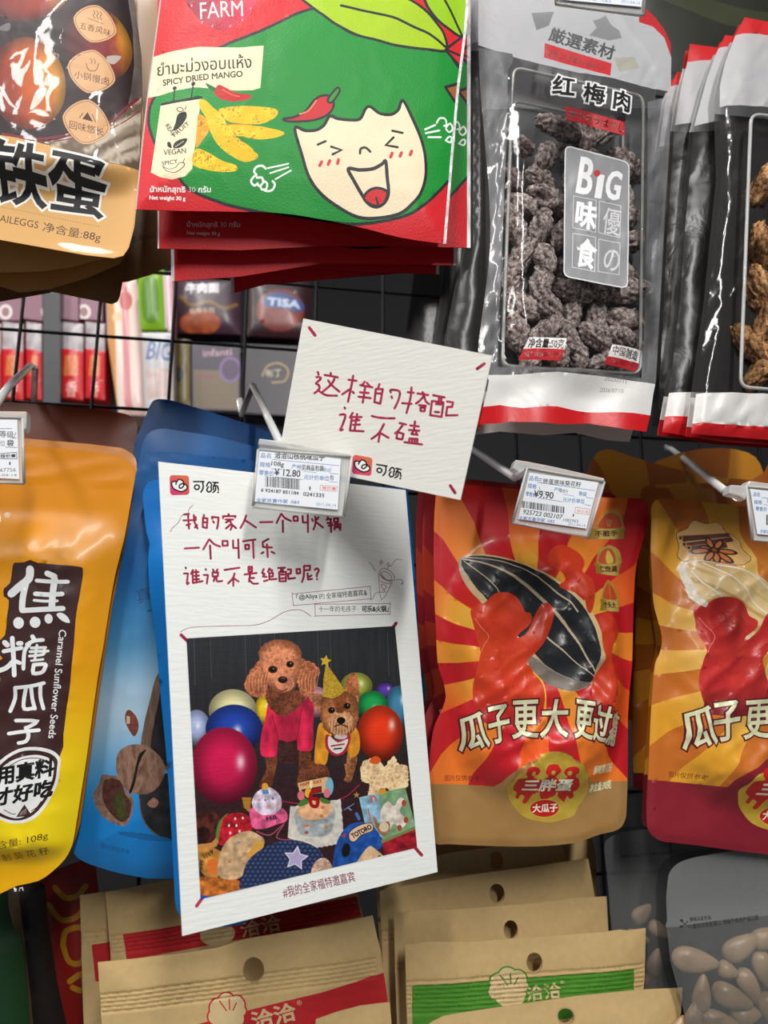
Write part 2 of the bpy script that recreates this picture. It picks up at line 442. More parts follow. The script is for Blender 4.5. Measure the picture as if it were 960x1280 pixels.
# ================================================================== room shell, wire grid, goods of the next aisle
plain_mat('dark_wall', '#26262a', .8, bump='fine'); plain_mat('floor_tile', '#8a8884', .35, bump='fine', bs=.05); plain_mat('ceiling_paint', '#d8d8d6', .9); plain_mat('grey_metal', '#3a3b3e', .4, .6); plain_mat('shelf_metal', '#8f8f8e', .5)
def quad_obj(name, pts, mat, kind='structure'):
    o = mesh_obj(name, pts, [(0, 1, 2, 3)], mat, None, False); return tag(o, kind=kind)
quad_obj('floor', [(-3, -2.2, 0), (3, -2.2, 0), (3, 2.4, 0), (-3, 2.4, 0)], 'floor_tile')
quad_obj('ceiling', [(-3, -2.2, 2.95), (-3, 2.4, 2.95), (3, 2.4, 2.95), (3, -2.2, 2.95)], 'ceiling_paint')
quad_obj('wall_back', [(-3, 2.4, 0), (3, 2.4, 0), (3, 2.4, 2.95), (-3, 2.4, 2.95)], 'dark_wall')
GP = Plane(480, 500, .60)
hd = np.cross(GP.n, [0, 0, 1.]); hd /= np.linalg.norm(hd); hd = hd if hd[0] > 0 else -hd
c0 = GP.at([(122, 418)])[0]; dz = GP.at([(122, 418)])[0][2]-GP.at([(122, 507)])[0][2]; dxw = np.linalg.norm(GP.at([(217, 418)])[0]-c0)*.985
grid = thing('wire_grid', 'black wire display grid behind the hanging packets', 'rack', (c0[0]+.2, c0[1], .9))
WR = .00135
for i in range(-4, 11):
    p = c0+hd*dxw*i; mesh_obj('wire', *tube([(p[0], p[1], .78), (p[0], p[1], 1.98)], WR, 8), 'black_wire', grid)
for j in range(-9, 9):
    p = c0+np.array([0, 0, dz*j])-GP.n*.0027; a = p-hd*dxw*4.4; b = p+hd*dxw*10.4
    if .8 < p[2] < 1.97: mesh_obj('wire', *tube([a, b], WR, 8), 'black_wire', grid)
# goods on the far shelf
PBG = Plane(200, 430, 1.05, yaw=-10)
tex = lambda c1, c2, sx=3, sy=3, sd=2: (lambda q: mixc(hexc(c1), hexc(c2), fbm(q[:, 0]/sx, q[:, 1]/sy, sd, 3)))
def carton(name, lab, cat, quad, base, paint, group=None, dep=.05, back=0.0, mat='satin_pouch', curve=0.004):
    pl = PBG.back(back); A = Art(); paint(A); P = PX(quad)
    rt = thing(name, lab, cat, pl.at([(np.mean([p[0] for p in P]), max(p[1] for p in P))])[0], group)
    art_mesh('front_panel', P, A, pl, mat, rt, lambda x, y, d: curve*(1-np.exp(-d/12)), step=6, base=base, h0=.0002)
    o = mesh_obj('body', *slab(pl, P, 0, -dep), M[mat], rt, False); fix_normals(o)
    at = o.data.attributes.new('Col', 'FLOAT_COLOR', 'CORNER'); c = np.ones((len(o.data.loops), 4)); c[:, :3] = lin(hexc(base)); c[:, 3] = 0; at.data.foreach_set('color', c.ravel().astype(np.float32))
def sachet(x0, x1, s):
    def f(A):
        A.add([PX(f"{x0},402 {x1},405 {x1},440 {x0},436")], tex('#8a7f86', '#f2ecec', 4, 5, s), 0)
        A.text('囍', (x0+4, 470), (x1-6, 471), 26, '#e0a050'); A.text('香', (x0+6, 496), (x1-8, 497), 18, '#f4d8c8')
        A.line(PX(f"{x0},474 {x1},477"), 2, '#b01018')
    return f
for k, (x0, x1, l) in enumerate([(-32, 1, 'red sachet with a clear crinkled top at the left edge, seen through the grid'), (3, 29, 'red sachet second from the left edge, seen through the grid'), (33, 52, 'narrow red sachet just left of the dark shelf upright'), (76, 104, 'red sachet just right of the dark shelf upright'), (107, 131, 'rightmost red sachet, right of the wire crossing, beside the striped packs')]):
    carton('sachet', l, 'packet', f"{x0},402 {x1},405 {x1},500 {x0},497", '#d5222a', sachet(x0, x1, k), 'red sachets on the far shelf', curve=.006)
def pinkbox(cx):
    def f(A): A.add([ell(cx, 390, 8.5, 9.5)], '#e8dcdc'); A.add([ell(cx, 390, 5, 6)], '#9a6a72'); A.line(PX(f"{cx-30},350 {cx-30},402"), .8, '#c49aa4')
    return f
for x0, x1, cx, l in ((-30, 27, 7, 'dusty pink carton with a round white seal at the left edge'), (30, 53, 60, 'narrow dusty pink carton beside the dark shelf upright'), (76, 98, 130, 'dusty pink carton right of the shelf upright'), (100, 128, 97+8, 'dusty pink carton with a round seal under the brown egg packet corner')):
    carton('carton', l, 'box', f"{x0},330 {x1},332 {x1},401 {x0},398", '#8d5f70', pinkbox(cx), 'pink cartons on the far shelf', curve=0)
def up(A): pass
carton('shelf_upright', 'dark grey shelf upright seen through the grid', 'post', "54,300 75,300 75,560 54,560", '#37383c', up, dep=.03, back=-.02, curve=0)
def stripes(c):
    def f(A):
        for k, cc in enumerate(c): A.add([smooth(PX(f"{134+k*9},{350+k*3} {140+k*9},{348+k*3} {146+k*9},{420} {150+k*9},{505} {138+k*9},{505} {136+k*9},{420}"), 3)], cc)
        A.add([ell(158, 378, 8, 12)], '#c04a4a'); A.add([ell(147, 398, 7, 6)], '#e8c8a0')
    return f
carton('snack_pack', 'striped cream and pink snack pack curling beside the red sachets', 'packet', "132,345 170,347 184,420 186,520 148,518 134,420", '#d8b8b0', stripes(['#e0a060', '#f0dcd0', '#d88a90', '#e8d0c8']), back=-.0, curve=.006)
def green(A): A.add([smooth(PX("178,352 196,352 198,400 180,400"), 3)], '#5a8a1c'); A.line(PX("205,345 208,410"), 2, '#e8e0e4')
carton('snack_pack', 'lime green upright snack pack in front of the striped ones', 'packet', "171,340 206,338 209,412 176,412", '#7fae22', green, back=-.06, curve=.008)
carton('snack_pack', 'thin pink and white snack pack beside the lime green one', 'packet', "204,340 216,340 217,414 210,414", '#d8a0ac', lambda A: A.line(PX("209,342 213,414"), 2, '#f4ecec'), back=-.06)
def bigp(A): A.text('BIG', (183, 450), (213, 452), 22, '#5a78a8', bold=.4, slant=.2); A.add([PX("182,462 216,462 216,500 184,500")], tex('#b89a94', '#e8dcd8', 6, 6)); A.line(PX("178,418 216,418"), 2, '#f4f4f4')
carton('snack_pack', 'white snack pack with blue capital letters seen through the grid', 'packet', "177,416 216,416 217,520 182,520", '#c8c4c8', bigp, back=-.06, curve=.006)
def nood(A):  # colours from here to the plum carton lowered to imitate weaker light
    A.text('牛肉面', (233, 369.5), (273.5, 368.5), 13, '#e0dce4', bold=.5); A.line(smooth(PX("226,372 240,384 262,380 280,388 296,382"), 4, False), 4, '#7e5c2a'); A.add([ell(250, 405, 26, 14)], tex('#7a2a18', '#c8703a', 4, 4)); A.text('香辣牛肉', (237, 395), (268, 394), 7, '#e8c8a8')
carton('noodle_pack', 'brown and purple noodle pack with white characters, seen through the grid', 'packet', "221,345 301,345 301,418 221,416", '#3c2230', nood, curve=.008)
def redn(A): A.add([ell(350, 390, 30, 26)], tex('#5a1c1c', '#a04030', 5, 5)); A.add([smooth(PX("330,374 350,368 378,380 376,392 350,388 332,386"), 3)], '#3c5084'); A.text('TISA', (334, 384), (374, 388), 9, '#c8d4ec', bold=.6)
carton('noodle_pack', 'dark red noodle pack with a blue and white slanted logo', 'packet', "308,345 388,346 388,424 308,420", '#30141a', redn, curve=.008)
def yel2(A): A.add([ell(224, 468, 6, 10)], '#2a2620')
carton('snack_pack', 'dimmed yellow pack at the bottom left of the purple boxes', 'packet', "217,424 238,425 238,510 217,510", '#6a581c', yel2)
def purp(A): A.add([PX("242,462 298,464 298,512 242,510")], '#6e5c44'); A.add([ell(288, 462, 14, 16)], '#7a5a9a'); A.add([ell(288, 462, 11, 13)], '#43284e'); A.text('infanti', (254, 446), (290, 444), 9, '#d8a8b8'); A.line(PX("246,470 270,471"), 3, '#8a3a3a')
carton('carton', 'purple carton with a cream lower half and a round emblem', 'box', "240,428 300,430 300,514 240,512", '#30203a', purp, curve=0)
def purp2(A): A.line(smooth(PX("328,470 334,458 348,454 360,462 356,476 340,478"), 4, False), 1.5, '#c09a60'); A.text('布丁', (332, 472), (352, 471), 10, '#d8c8b0')
carton('carton', 'dark plum carton right of the purple one, shade put into its colours', 'box', "306,430 372,433 372,520 306,516", '#1c1424', purp2, curve=0)
o = mesh_obj('shelf_board', *slab(PBG.back(.0), PX("-160,499 480,522 480,527 -160,504"), -.055, -.3), 'shelf_metal', None, False); fix_normals(o); tag(o, 'pale shelf board under the goods of the next aisle', 'shelf')
o = mesh_obj('shelf_board', *slab(PBG.back(.0), PX("-160,398 480,424 480,428 -160,402"), -.055, -.3), 'shelf_metal', None, False); fix_normals(o); tag(o, 'pale upper shelf board carrying the pink cartons', 'shelf')
# ================================================================== the two cards
INK = '#a3264a'
def ink(q):
    t = .5+.5*np.sin((q[:, 0]*1.3+q[:, 1]*2.1)*1.9); return mixc(hexc('#8a1a3a'), hexc('#c03a5e'), t)
def logo(A, f):
    """small app emblem: rounded square with a looped croissant outline, and two brush characters"""
    def T(s): return [f(a) for a in PX(s)]
    sq = []
    for cx, cy, a in ((170, 190, 180), (345, 195, 270), (350, 370, 0), (177, 375, 90)):
        sq += ell(cx, cy, 42, 42, n=6, a0=a, a1=a+90)
    c0, c1, c2 = np.array(f((130, 150))), np.array(f((385, 155))), np.array(f((135, 415)))
    Mi = np.linalg.inv(np.array([c1-c0, c2-c0]).T)
    def g(q):
        uv = np.clip((q-c0)@Mi.T, 0, 1); a = mixc(hexc('#e2605c'), hexc('#e07a48'), uv[:, 0]); b = mixc(hexc('#d8307c'), hexc('#d8505e'), uv[:, 0]); return mixc3(a, b, uv[:, 1])
    A.add([[f(p) for p in sq]], g)
    k = np.linalg.norm(c1-c0)/255
    A.outline(T("155,270 165,238 205,232 222,238 250,205 300,222 320,260 355,285 362,320 335,350 280,368 220,350 175,320"), '#f6f4f2', '#17171a', 19*k)
    A.line(smooth(T("212,272 214,255 222,240"), 3, False), 19*k, '#17171a'); A.line(smooth(T("322,265 285,265 258,290 262,320 290,318 315,290 322,265"), 4, False), 19*k, '#17171a')
    for s in ("448,235 585,235", "570,240 575,320 545,375", "622,295 645,248 675,248 690,290", "645,305 625,345 650,375 685,350 678,300", "705,245 775,250", "742,250 716,290 712,340", "722,292 765,295 780,350", "742,310 738,350 705,380"):
        P = T(s); A.line(smooth(P, 3, False) if len(P) > 2 else P, 21*k, '#17171a')
    A.line(T("492,277 520,290 525,315 510,338 480,340 460,320 465,290"), 20*k, '#17171a', closed=True)
    x, y = f((775, 378)); A.add([ell(x, y, 13*k, 13*k)], '#17171a')
def mixc3(a, b, t):
    t = t[:, None]; return a*(1-t)+b*t
HW1 = Z(380, 450, 9.6)("165,145 175,175|150,205 195,210 195,235 145,280 180,305 180,355 125,398|165,360 220,400 280,425 395,428|320,155 322,180|248,180 405,208|365,225 330,290 225,380|290,245 330,300 425,380|590,190 565,330 528,500|535,238 630,250|460,412 545,355|582,380 597,398|728,262 700,300|755,275 790,315|675,302 820,328|735,320 705,510|672,388 775,396|655,440 800,458|905,290 890,340|862,350 945,350|945,350 915,525|915,525 845,505|845,505 862,350|875,400 935,405|487,570 492,582|430,658 495,660 470,760 435,840 465,835|585,635 550,690|575,680 552,845|555,848 715,855|635,650 640,700|575,685 690,685|590,728 665,722|590,778 670,775|630,700 605,850")
HW1 += Z(470, 450, 8)("148,325 150,298 235,315 225,400 185,485|155,365 160,380|355,275 345,380 305,530|318,322 378,328|262,432 355,438|415,335 520,350|465,322 480,350 445,400 400,435|480,350 495,410 530,440|430,452 500,458|445,475 490,478|490,478 485,512|485,512 445,510|445,510 445,475|572,353 685,373|632,365 625,440|655,370 650,440|560,410 675,425|675,425 655,568|655,568 542,552|542,552 560,410|590,520 630,522|600,440 650,446|710,415 770,425|770,425 760,470|760,470 712,470|712,470 700,555|700,555 815,552|-41,560 20,575 110,583 185,583|80,640 30,730 -45,790|38,735 25,818|50,735 125,778|235,630 300,645|270,645 230,700 190,735|215,720 275,740|275,740 262,795|262,795 205,785|205,785 215,720|390,615 380,700|342,655 428,665|330,700 432,708|375,710 355,740|355,740 412,748|400,725 415,750|335,785 415,790|415,790 410,835|335,785 330,830|362,790 358,830|388,790 385,832|285,822 460,845")
HW2 = Z(205, 630, 8)("200,105 250,100|240,105 250,245|195,165 320,160|225,212 262,200|298,110 305,180 335,245|330,210 310,235|312,128 320,140|400,110 395,135|390,140 435,145|435,145 428,240|428,240 388,232|388,232 390,140|395,182 430,184|480,128 482,148|485,130 545,135|545,135 540,200 530,248|490,172 500,188|645,102 650,118|590,142 592,122|592,122 715,122|715,122 710,135|615,155 690,155|670,158 620,185|660,170 680,215 665,258|670,200 620,245|680,205 720,242|822,115 800,175 765,240|815,165 920,235|208,445 350,437|450,355 392,455|455,355 500,400 560,425|460,415 467,548|585,370 635,370|635,370 637,415|637,415 587,417|587,417 585,370|690,365 692,440|692,440 740,440|742,355 748,540|790,373 915,355|812,410 848,408|848,408 850,450|850,450 815,452|815,452 812,410|890,370 897,540|216,636 220,644|200,695 240,695|240,695 230,795 247,790|290,660 270,700|285,690 290,790|290,790 385,772|320,660 325,780|285,682 345,680|295,720 350,716|295,754 350,752|416,651 420,659|398,710 440,710|440,710 428,795|490,655 500,675|535,655 525,672|485,685 540,685|540,685 538,722|538,722 487,725|487,725 485,685|508,725 498,772|525,728 530,772 582,770|605,660 755,637|705,695 690,740 640,795|693,745 693,818|700,745 745,775|845,628 880,628|880,628 880,675|880,675 845,678|845,678 845,628|847,652 878,650|805,705 925,690|862,700 850,775|865,740 900,740|850,755 890,795 940,795")
HW2 += Z(310, 630, 8)("120,183 245,180|330,100 285,190|335,100 370,140 430,170|348,165 350,280|455,125 495,125|495,125 498,168|498,168 458,168|458,168 455,125|545,120 550,185|550,185 590,185|598,110 600,280|640,150 648,170|705,130 690,155|672,125 675,190 655,255|680,180 750,235|800,130 788,160|800,150 832,150|795,190 840,188|805,215 845,210|825,150 832,280|860,145 900,145|900,145 900,180|900,180 862,180|862,180 860,145|868,198 925,202|925,202 922,260|868,198 865,255|895,205 885,235|895,205 910,240|205,350 148,380|148,380 150,430|150,430 240,435|190,405 197,530|135,495 155,482|235,478 265,492|158,650 142,690 165,700 150,725 185,728|160,772 195,762|215,645 200,680|212,660 240,662 235,690|212,692 250,690|250,690 248,725|248,725 212,725|212,692 215,755|215,755 285,750|302,640 370,637|330,642 330,680|348,640 348,680|312,680 380,680|380,680 378,772|378,772 315,772|315,772 312,680|330,745 360,742|330,705 360,705|398,655 430,655|430,655 428,695|428,695 400,700|400,700 405,750|405,750 470,740|485,652 520,650|520,650 522,692|522,692 487,694|487,694 485,652|560,620 620,618|620,618 618,660|618,660 560,662|560,620 558,720 540,780|595,695 600,755|600,755 640,750|635,715 605,730|668,658 690,645 708,665 690,700 688,725|689,750 690,754")
n_big = cam_n(-.545, .165, .822); n_small = cam_n(.42, .007, .905)
# big card leaning on the blue packets
PC = Plane(380, 600, .392, n=n_big)
big_q = [(198, 577), (507, 612.5), (547, 1090), (228, 1170)]
A = Art()
U, V_ = np.array([10.667, 10.667]), 0
logo(A, lambda p: (200+p[0]/10.667, 580+p[1]/10.667))
A.strokes(HW2, 2.65, ink)
thin = '#94566a'
z6 = Z(350, 690, 6)
for s in z6("90,315 675,258|90,305 100,404|100,402 683,350|675,254 683,352|258,392 829,387|262,388 265,484|260,480 825,467|825,382 825,471"): A.line(s, .75, thin)
A.text('「@Aliya', (370.8, 751), (397, 749), 8.0, '#2a2e30', bold=.12); A.text('的', (399.5, 749.2), (406, 748.5), 7, '#2a2e30'); A.text('全家福特邀嘉宾', (408, 748.7), (454, 744.5), 7.6, '#2a2e30', bold=.05); A.text('&', (455, 744.2), (459, 743.9), 6.2, '#2a2e30', bold=.1)
A.text('十一年的毛孩子', (398.3, 765), (445.5, 764.6), 7.4, '#2a2e30'); A.text(':', (447.3, 764), (448, 764), 4, '#2a2e30'); A.text('可乐&火锅」', (452.5, 765), (485.5, 764.8), 7.6, '#1d2022', bold=.25)
for s in z6("740,160 760,360 840,230|750,220 800,236 840,230|668,80 690,95 700,120 718,138|800,130 820,95 808,80 805,95 830,105 870,55 915,60|870,210 900,205 925,225 905,240 925,235|675,360 695,350 715,310 750,300 790,300 760,260 765,240 800,262 770,290|745,75 756,72 760,60 764,72 773,78 762,84 758,95 753,82 745,75|740,160 765,190 800,212 840,212"): A.line(smooth(s, 3, False), .7, thin)
A.line(ell(350+805/6, 690+172/6, 10.5, 6, 38), .7, thin, closed=True); A.line(ell(350+800/6, 690+178/6, 7.5, 4, 38), .6, thin, closed=True)
for s in Z(205, 630, 8)("62,280 90,235 140,190 165,140 180,115 200,105|240,95 255,45 290,12"): A.line(smooth(s, 4, False), .8, thin)
for s in Z(190, 560, 2.595)("92,597 130,582 250,577 330,575 380,560 430,532 480,525 515,545"): A.line(smooth(s, 5, False), .8, thin)
A.text('#我的全家福特邀嘉宾', (355, 1122.5), (444.5, 1102), 13.5, '#8e2f50', bold=.1)
for s in Z(200, 770, 2.667)("70,63 100,92|787,24 770,48|850,772 872,797|150,928 122,967"): A.line(s, 4.2, ink)
card = thing('greeting_card', 'large white textured paper card with pink handwriting above a printed photo of two dogs', 'card', PC.at([(387, 1130)])[0])
art_mesh('card_sheet', big_q, A, PC, 'card_paper', card, None, step=14, thick=.0005, base='#f6f8f4')
# the printed photograph on the card: painted as colour regions on a dense mesh
pq = [(233, 798), (493.6, 782.5), (521.5, 1059.5), (250.6, 1124)]
def a_(x, y): return (230+x/3.2, 780+y/3.2)
za = lambda s, dy=0: [(230+x/3.2, 780+(y+dy)/3.2) for x, y in PX(s)]
def soft(base, dark=.62, ns=.0, sc=6.0, seed=1):
    b = hexc(base)
    def f(q):
        n = fbm(q[:, 0]/sc, q[:, 1]/sc, seed, 3)-.45; return np.clip(b*(1+ns*n[:, None]*2.4), 0, 1)
    return f
def ball(cx, cy, rx, ry, base, hx=.35, hy=-.35):
    X, Y = a_(cx, cy); rx /= 3.2; ry /= 3.2; b = hexc(base)
    def f(q):
        u = (q[:, 0]-X)/rx; v = (q[:, 1]-Y)/ry; d = np.sqrt(u*u+v*v); s = 1.08-.5*sstep(.3, 1.05, d)-.18*v
        c = b*s[:, None]; hl = np.exp(-(((u-hx)/.13)**2+((v-hy)/.2)**2))*.75; return np.clip(c+hl[:, None]*(1-c), 0, 1)
    return ell(X, Y, rx, ry, 0, 40), f
def fur(base, dk='#2c120c', sc=2.2, k=1.0, seed=3, cx=0, cy=0, r=1e9):
    b = hexc(base); d = hexc(dk)
    def f(q):
        n = .55*ridge(q[:, 0]/sc/.9+fbm(q[:, 0]/4, q[:, 1]/4, seed+1, 2)*2.4, q[:, 1]/sc/1.1, seed, 2)+.22; n2 = fbm(q[:, 0]/12, q[:, 1]/12, seed+5, 2)
        t = np.clip(.85-1.15*n+.5*(n2-.5), 0, 1)*k*.85
        if cx:
            X, Y = a_(cx, cy); t = np.clip(t*.8+.55*sstep(.45, 1.1, np.hypot(q[:, 0]-X, q[:, 1]-Y)/(r/3.2)), 0, 1)
        c = mixc(b, d, t); return np.clip(c*(1+.35*sstep(.35, .0, t))[:, None], 0, 1)
    return f
def fz(P, amp=1.0, seed=1):
    o = []; P = [np.array(p) for p in P]
    for i in range(len(P)):
        a, b = P[i], P[(i+1) % len(P)]; n = max(1, int(np.linalg.norm(b-a)/1.3))
        for k in range(n):
            p = a+(b-a)*k/n; o.append((p[0]+amp*1.6*(float(vnoise(np.array([p[0]*.9]), np.array([p[1]*.9]), seed)[0])-.5), p[1]+amp*1.6*(float(vnoise(np.array([p[0]*.9+40]), np.array([p[1]*.9]), seed)[0])-.5)))
    return o
Q = Art()
def bgf(q):
    v = fbm(q[:, 0]/2, q[:, 1]/40, 3, 2); t = sstep(940, 1010, q[:, 1]+q[:, 0]*.05)
    c = mixc(hexc('#35373b'), hexc('#2b2b2e'), sstep(800, 900, q[:, 1]))*(.85+.3*v)[:, None]
    rug = mixc(hexc('#2a1a1d'), hexc('#43262a'), fbm(q[:, 0]/4, q[:, 1]/4, 7, 3)); return mixc(c, rug, t)
Q.add([pq], bgf)
for x in (45, 110, 250, 310, 368, 540, 590, 820): Q.line(za(f"{x-6},30 {x},{200+x%90}"), .5, '#56585c')
def B(*a): o, f = ball(*a); Q.add([o], f)
B(50, 415, 55, 72, '#9fabd2', .1, -.1); B(805, 268, 38, 32, '#5a3aa0'); B(690, 248, 64, 54, '#a9b04a', .3, -.2); B(855, 335, 48, 88, '#3f7fa0'); B(530, 312, 50, 62, '#d596a8'); B(318, 345, 34, 60, '#e0bb25')
B(195, 345, 96, 84, '#d8cf9c', .3, -.1); B(200, 420, 114, 98, '#22409c', .12, .05); B(755, 325, 62, 58, '#1f9a4e', .1, .2); B(785, 437, 92, 112, '#df3a1a', .5, -.3); B(160, 567, 133, 154, '#c21a4c', .5, -.1)
# poodle
LEG = fur('#6a3a26', '#1a0f0e')
Q.add([smooth(za("322,515 330,580 300,650 345,655 365,590 372,520"), 4)], LEG); Q.add([smooth(za("455,495 460,580 452,650 500,655 505,590 505,500"), 4)], LEG); Q.add([za("372,455 455,460 460,560 372,560")], fur('#3a2220', '#15100f'))
def shirt(base):
    b = hexc(base)
    def f(q):
        n = fbm(q[:, 0]/10, q[:, 1]/22, 9, 3); return np.clip(b*(.62+.75*n)[:, None], 0, 1)
    return f
Q.add([smooth(za("345,300 325,380 308,450 308,522 345,532 372,520 378,465 415,472 450,465 455,502 490,508 515,495 517,400 520,320 500,285 460,330 400,350"), 4)], shirt('#dc2a50'))
Q.line(smooth(za("352,360 370,430 378,470"), 4, False), 1, '#8a1430'); Q.line(smooth(za("470,340 462,400 450,465"), 4, False), 1, '#8a1430')
Q.add([fz(smooth(za("330,255 342,330 375,362 410,365 450,340 482,275"), 4), 1.6)], fur('#6e3e2a', '#22100c'))
Q.add([fz(smooth(za("318,130 285,165 250,215 244,258 275,290 320,288 338,240 335,180"), 5), 1.6)], fur('#b56f4c', '#4a2217', 2.8))
Q.add([fz(smooth(za("455,140 500,150 540,178 530,215 525,260 495,288 462,270 450,200"), 5), 1.6)], fur('#b06a48', '#4a2217', 2.8, seed=6))
Q.add([fz(smooth(za("300,140 300,105 325,78 365,62 410,62 445,78 468,110 470,160 455,210 445,250 405,275 370,268 335,240 318,190"), 5), 1.6)], fur('#c17c58', '#5c2c1c', 2.4, 1, 8, 385, 160, 120))
Q.add([fz(smooth(za("360,222 375,200 405,198 432,215 440,245 410,272 380,265"), 4), 1.6)], fur('#b9775a', '#6e3d2c', 1.8, .8))
for x, y, rx, ry in ((355, 182, 13, 11), (424, 161, 11, 10)):
    X, Y = a_(x, y); Q.add([ell(X, Y, rx/3.2*1.5, ry/3.2*1.4)], '#5b3020'); Q.add([ell(X, Y, rx/3.2, ry/3.2)], '#17100f'); Q.add([ell(X+.8, Y-1, .7, .7)], '#b0a8a0')
for k in range(26):
    x0 = 252+(k % 13)*6.2+(k//13)*205; Q.line(smooth(za(f'{x0+12},{180+k%3*12} {x0+2},{225} {x0+(k%5)*2},{272-abs(k%13-6)*3}'), 2, False), .55, '#d89a74' if k % 2 else '#7a4028')
X, Y = a_(395, 223); Q.add([ell(X, Y, 6.2, 4.4)], '#281815'); Q.add([ell(X+.5, Y-2, 3, 1)], '#6a4a42'); Q.line(smooth(za("378,262 395,268 415,258"), 3, False), 1.2, '#5a2620')
# small terrier in a party hat
Q.add([smooth(za("500,560 545,545 580,590 575,640 520,640"), 4)], LEG); Q.add([smooth(za("640,530 648,600 640,625 665,632 678,600 692,530"), 4)], fur('#94603c'))
Q.add([smooth(za("545,395 528,460 522,550 545,560 570,556 582,480 590,420"), 4)], shirt('#e0962a')); Q.add([smooth(za("672,400 700,440 702,505 680,532 655,522 655,440"), 4)], shirt('#e0962a'))
Q.add([za("578,460 655,460 650,560 585,560")], fur('#2c2422', '#101012'))
Q.add([fz(smooth(za("498,286 535,276 568,290 575,340 540,352 515,318"), 4), 1.6)], fur('#a26a48', '#3d2016')); Q.add([fz(smooth(za("650,225 672,198 690,205 700,250 696,320 670,330 645,280"), 4), 1.6)], fur('#a9653f', '#5a2a1c'))
Q.add([fz(smooth(za("545,320 560,290 600,272 650,272 690,300 700,350 690,410 665,440 620,450 575,435 548,385"), 5), 1.6)], fur('#a5683f', '#3f2014', 2.0, 1, 12, 625, 360, 110))
Q.add([smooth(za("570,440 566,490 590,522 620,527 648,510 666,465 660,440 615,465"), 4)], '#b3263a'); Q.add([smooth(za("580,448 578,490 600,515 620,518 642,500 656,460 615,474"), 4)], '#e2dcd6'); Q.line(za("590,488 640,480"), 2, '#9a3038'); Q.line(za("600,500 630,497"), 2, '#3a2624'); Q.add([ell(*a_(627, 450), 8, 3.5)], '#c9c3bd')
Q.add([fz(smooth(za('585,365 605,352 640,350 668,362 672,400 655,435 625,446 592,432 578,400'), 3), 1.6)], fur('#b98a62', '#5a3420', 1.6, .8, 31))
Q.add([fz(smooth(za('600,290 625,280 650,290 640,350 612,352'), 3), 1.2)], fur('#7a4226', '#2c160e', 1.6, .9, 33))
for k in range(16): Q.line(smooth(za(f'{588+k*5.4},{400+abs(k-8)*-2} {584+k*6},{430} {582+k*6.2},{452-abs(k-8)*3}'), 2, False), .5, '#d0a27c' if k % 2 else '#6a4028')
for x, y in ((590, 345), (652, 328)): X, Y = a_(x, y); Q.add([ell(X, Y, 4.6, 4.2)], '#4a2818'); Q.add([ell(X, Y, 3.3, 3.2)], '#120c0c'); Q.add([ell(X+.9, Y-1, .6, .6)], '#c8c0b8')
Q.add([ell(*a_(628, 386), 5.5, 4.5)], '#15100f'); Q.line(smooth(za("600,410 628,402 655,412"), 3, False), 1.4, '#3a1d14')
def gold(q):
    n = ridge(q[:, 0]/1.7, q[:, 1]/1.7, 4, 2); return mixc(hexc('#8a6414'), hexc('#f0cf4a'), n)
Q.add([za("568,155 645,266 620,288 590,298 556,290 558,220")], gold)
def star(cx, cy, r, k=.42, rot=-90, n=5): return [(cx+(r if i % 2 == 0 else r*k)*math.cos(R(rot+i*180/n)), cy+(r if i % 2 == 0 else r*k)*math.sin(R(rot+i*180/n))) for i in range(2*n)]
Q.add([star(*a_(566, 148), 7.5, .5, -80)], '#d8b13a')
# lamb toy, floor things (second crop, 544 lower)
D = 544
Q.add([fz(smooth(za("705,590 715,552 745,538 780,545 800,572 820,545 842,530 858,560 893,570 894,650 840,668 800,655 785,662 770,700 735,690 742,645 712,628"), 4), 1.6)], fur('#cdb088', '#8a6a48', 2.5, .7)); Q.add([smooth(za("742,545 765,528 788,542 775,560 750,558"), 3)], '#df5a24')
Q.line(smooth(za("395,165 440,172 530,182 640,150 700,100", D), 5, False), 1.2, '#a52c40'); Q.line(smooth(za("290,285 345,300 400,255 370,310 430,320", D), 4, False), 1.2, '#b05068')
Q.add([za("232,150 270,150 262,210 240,190", D)], '#b07a2a')
Q.add([ell(*a_(95, 268+D), 17, 20, 20)], soft('#4f241e', ns=.6)); Q.add([ell(*a_(75, 300+D), 9, 11, 20)], soft('#2e1513', ns=.6)); Q.add([smooth(za("50,340 110,330 135,300 130,345 60,365", D), 3)], '#c98a4a')
Q.add([smooth(za("150,235 175,212 160,240 135,320 128,300 135,260", D), 3)], '#4a8a3a'); Q.add([smooth(za("155,235 190,214 240,214 270,245 268,285 210,318 155,342 138,320", D), 4)], soft('#b81e2c', ns=.4))
for x, y in ((205, 235), (235, 232), (180, 262), (210, 262), (185, 292), (222, 285)): Q.add([ell(*a_(x, y+D), 1.2, 1.8)], '#ecdcd8')
Q.add([smooth(za("262,210 275,188 330,180 385,188 413,215 408,245 370,258 320,275 275,270", D), 4)], soft('#d85a86', ns=.4)); Q.add([smooth(za("272,180 285,135 320,112 350,112 385,145 388,190 360,215 310,218", D), 4)], soft('#d8c6da', ns=.35))
for x, y, c in ((300, 160, '#e07a8a'), (325, 160, '#5a78b0'), (355, 155, '#3f5fa8'), (345, 185, '#d0a040'), (300, 185, '#7aa0c8'), (375, 180, '#e0a030')): Q.add([ell(*a_(x, y+D), 1.4, 1.4)], c)
Q.add([za("312,118 337,118 340,135 315,137", D)], '#4a90b8'); Q.add([ell(*a_(324, 106+D), 4, 4.5)], '#e8a03a'); Q.text('HB', a_(332, 243+D), a_(372, 236+D), 5, '#2a2440', bold=.4)
dl = []
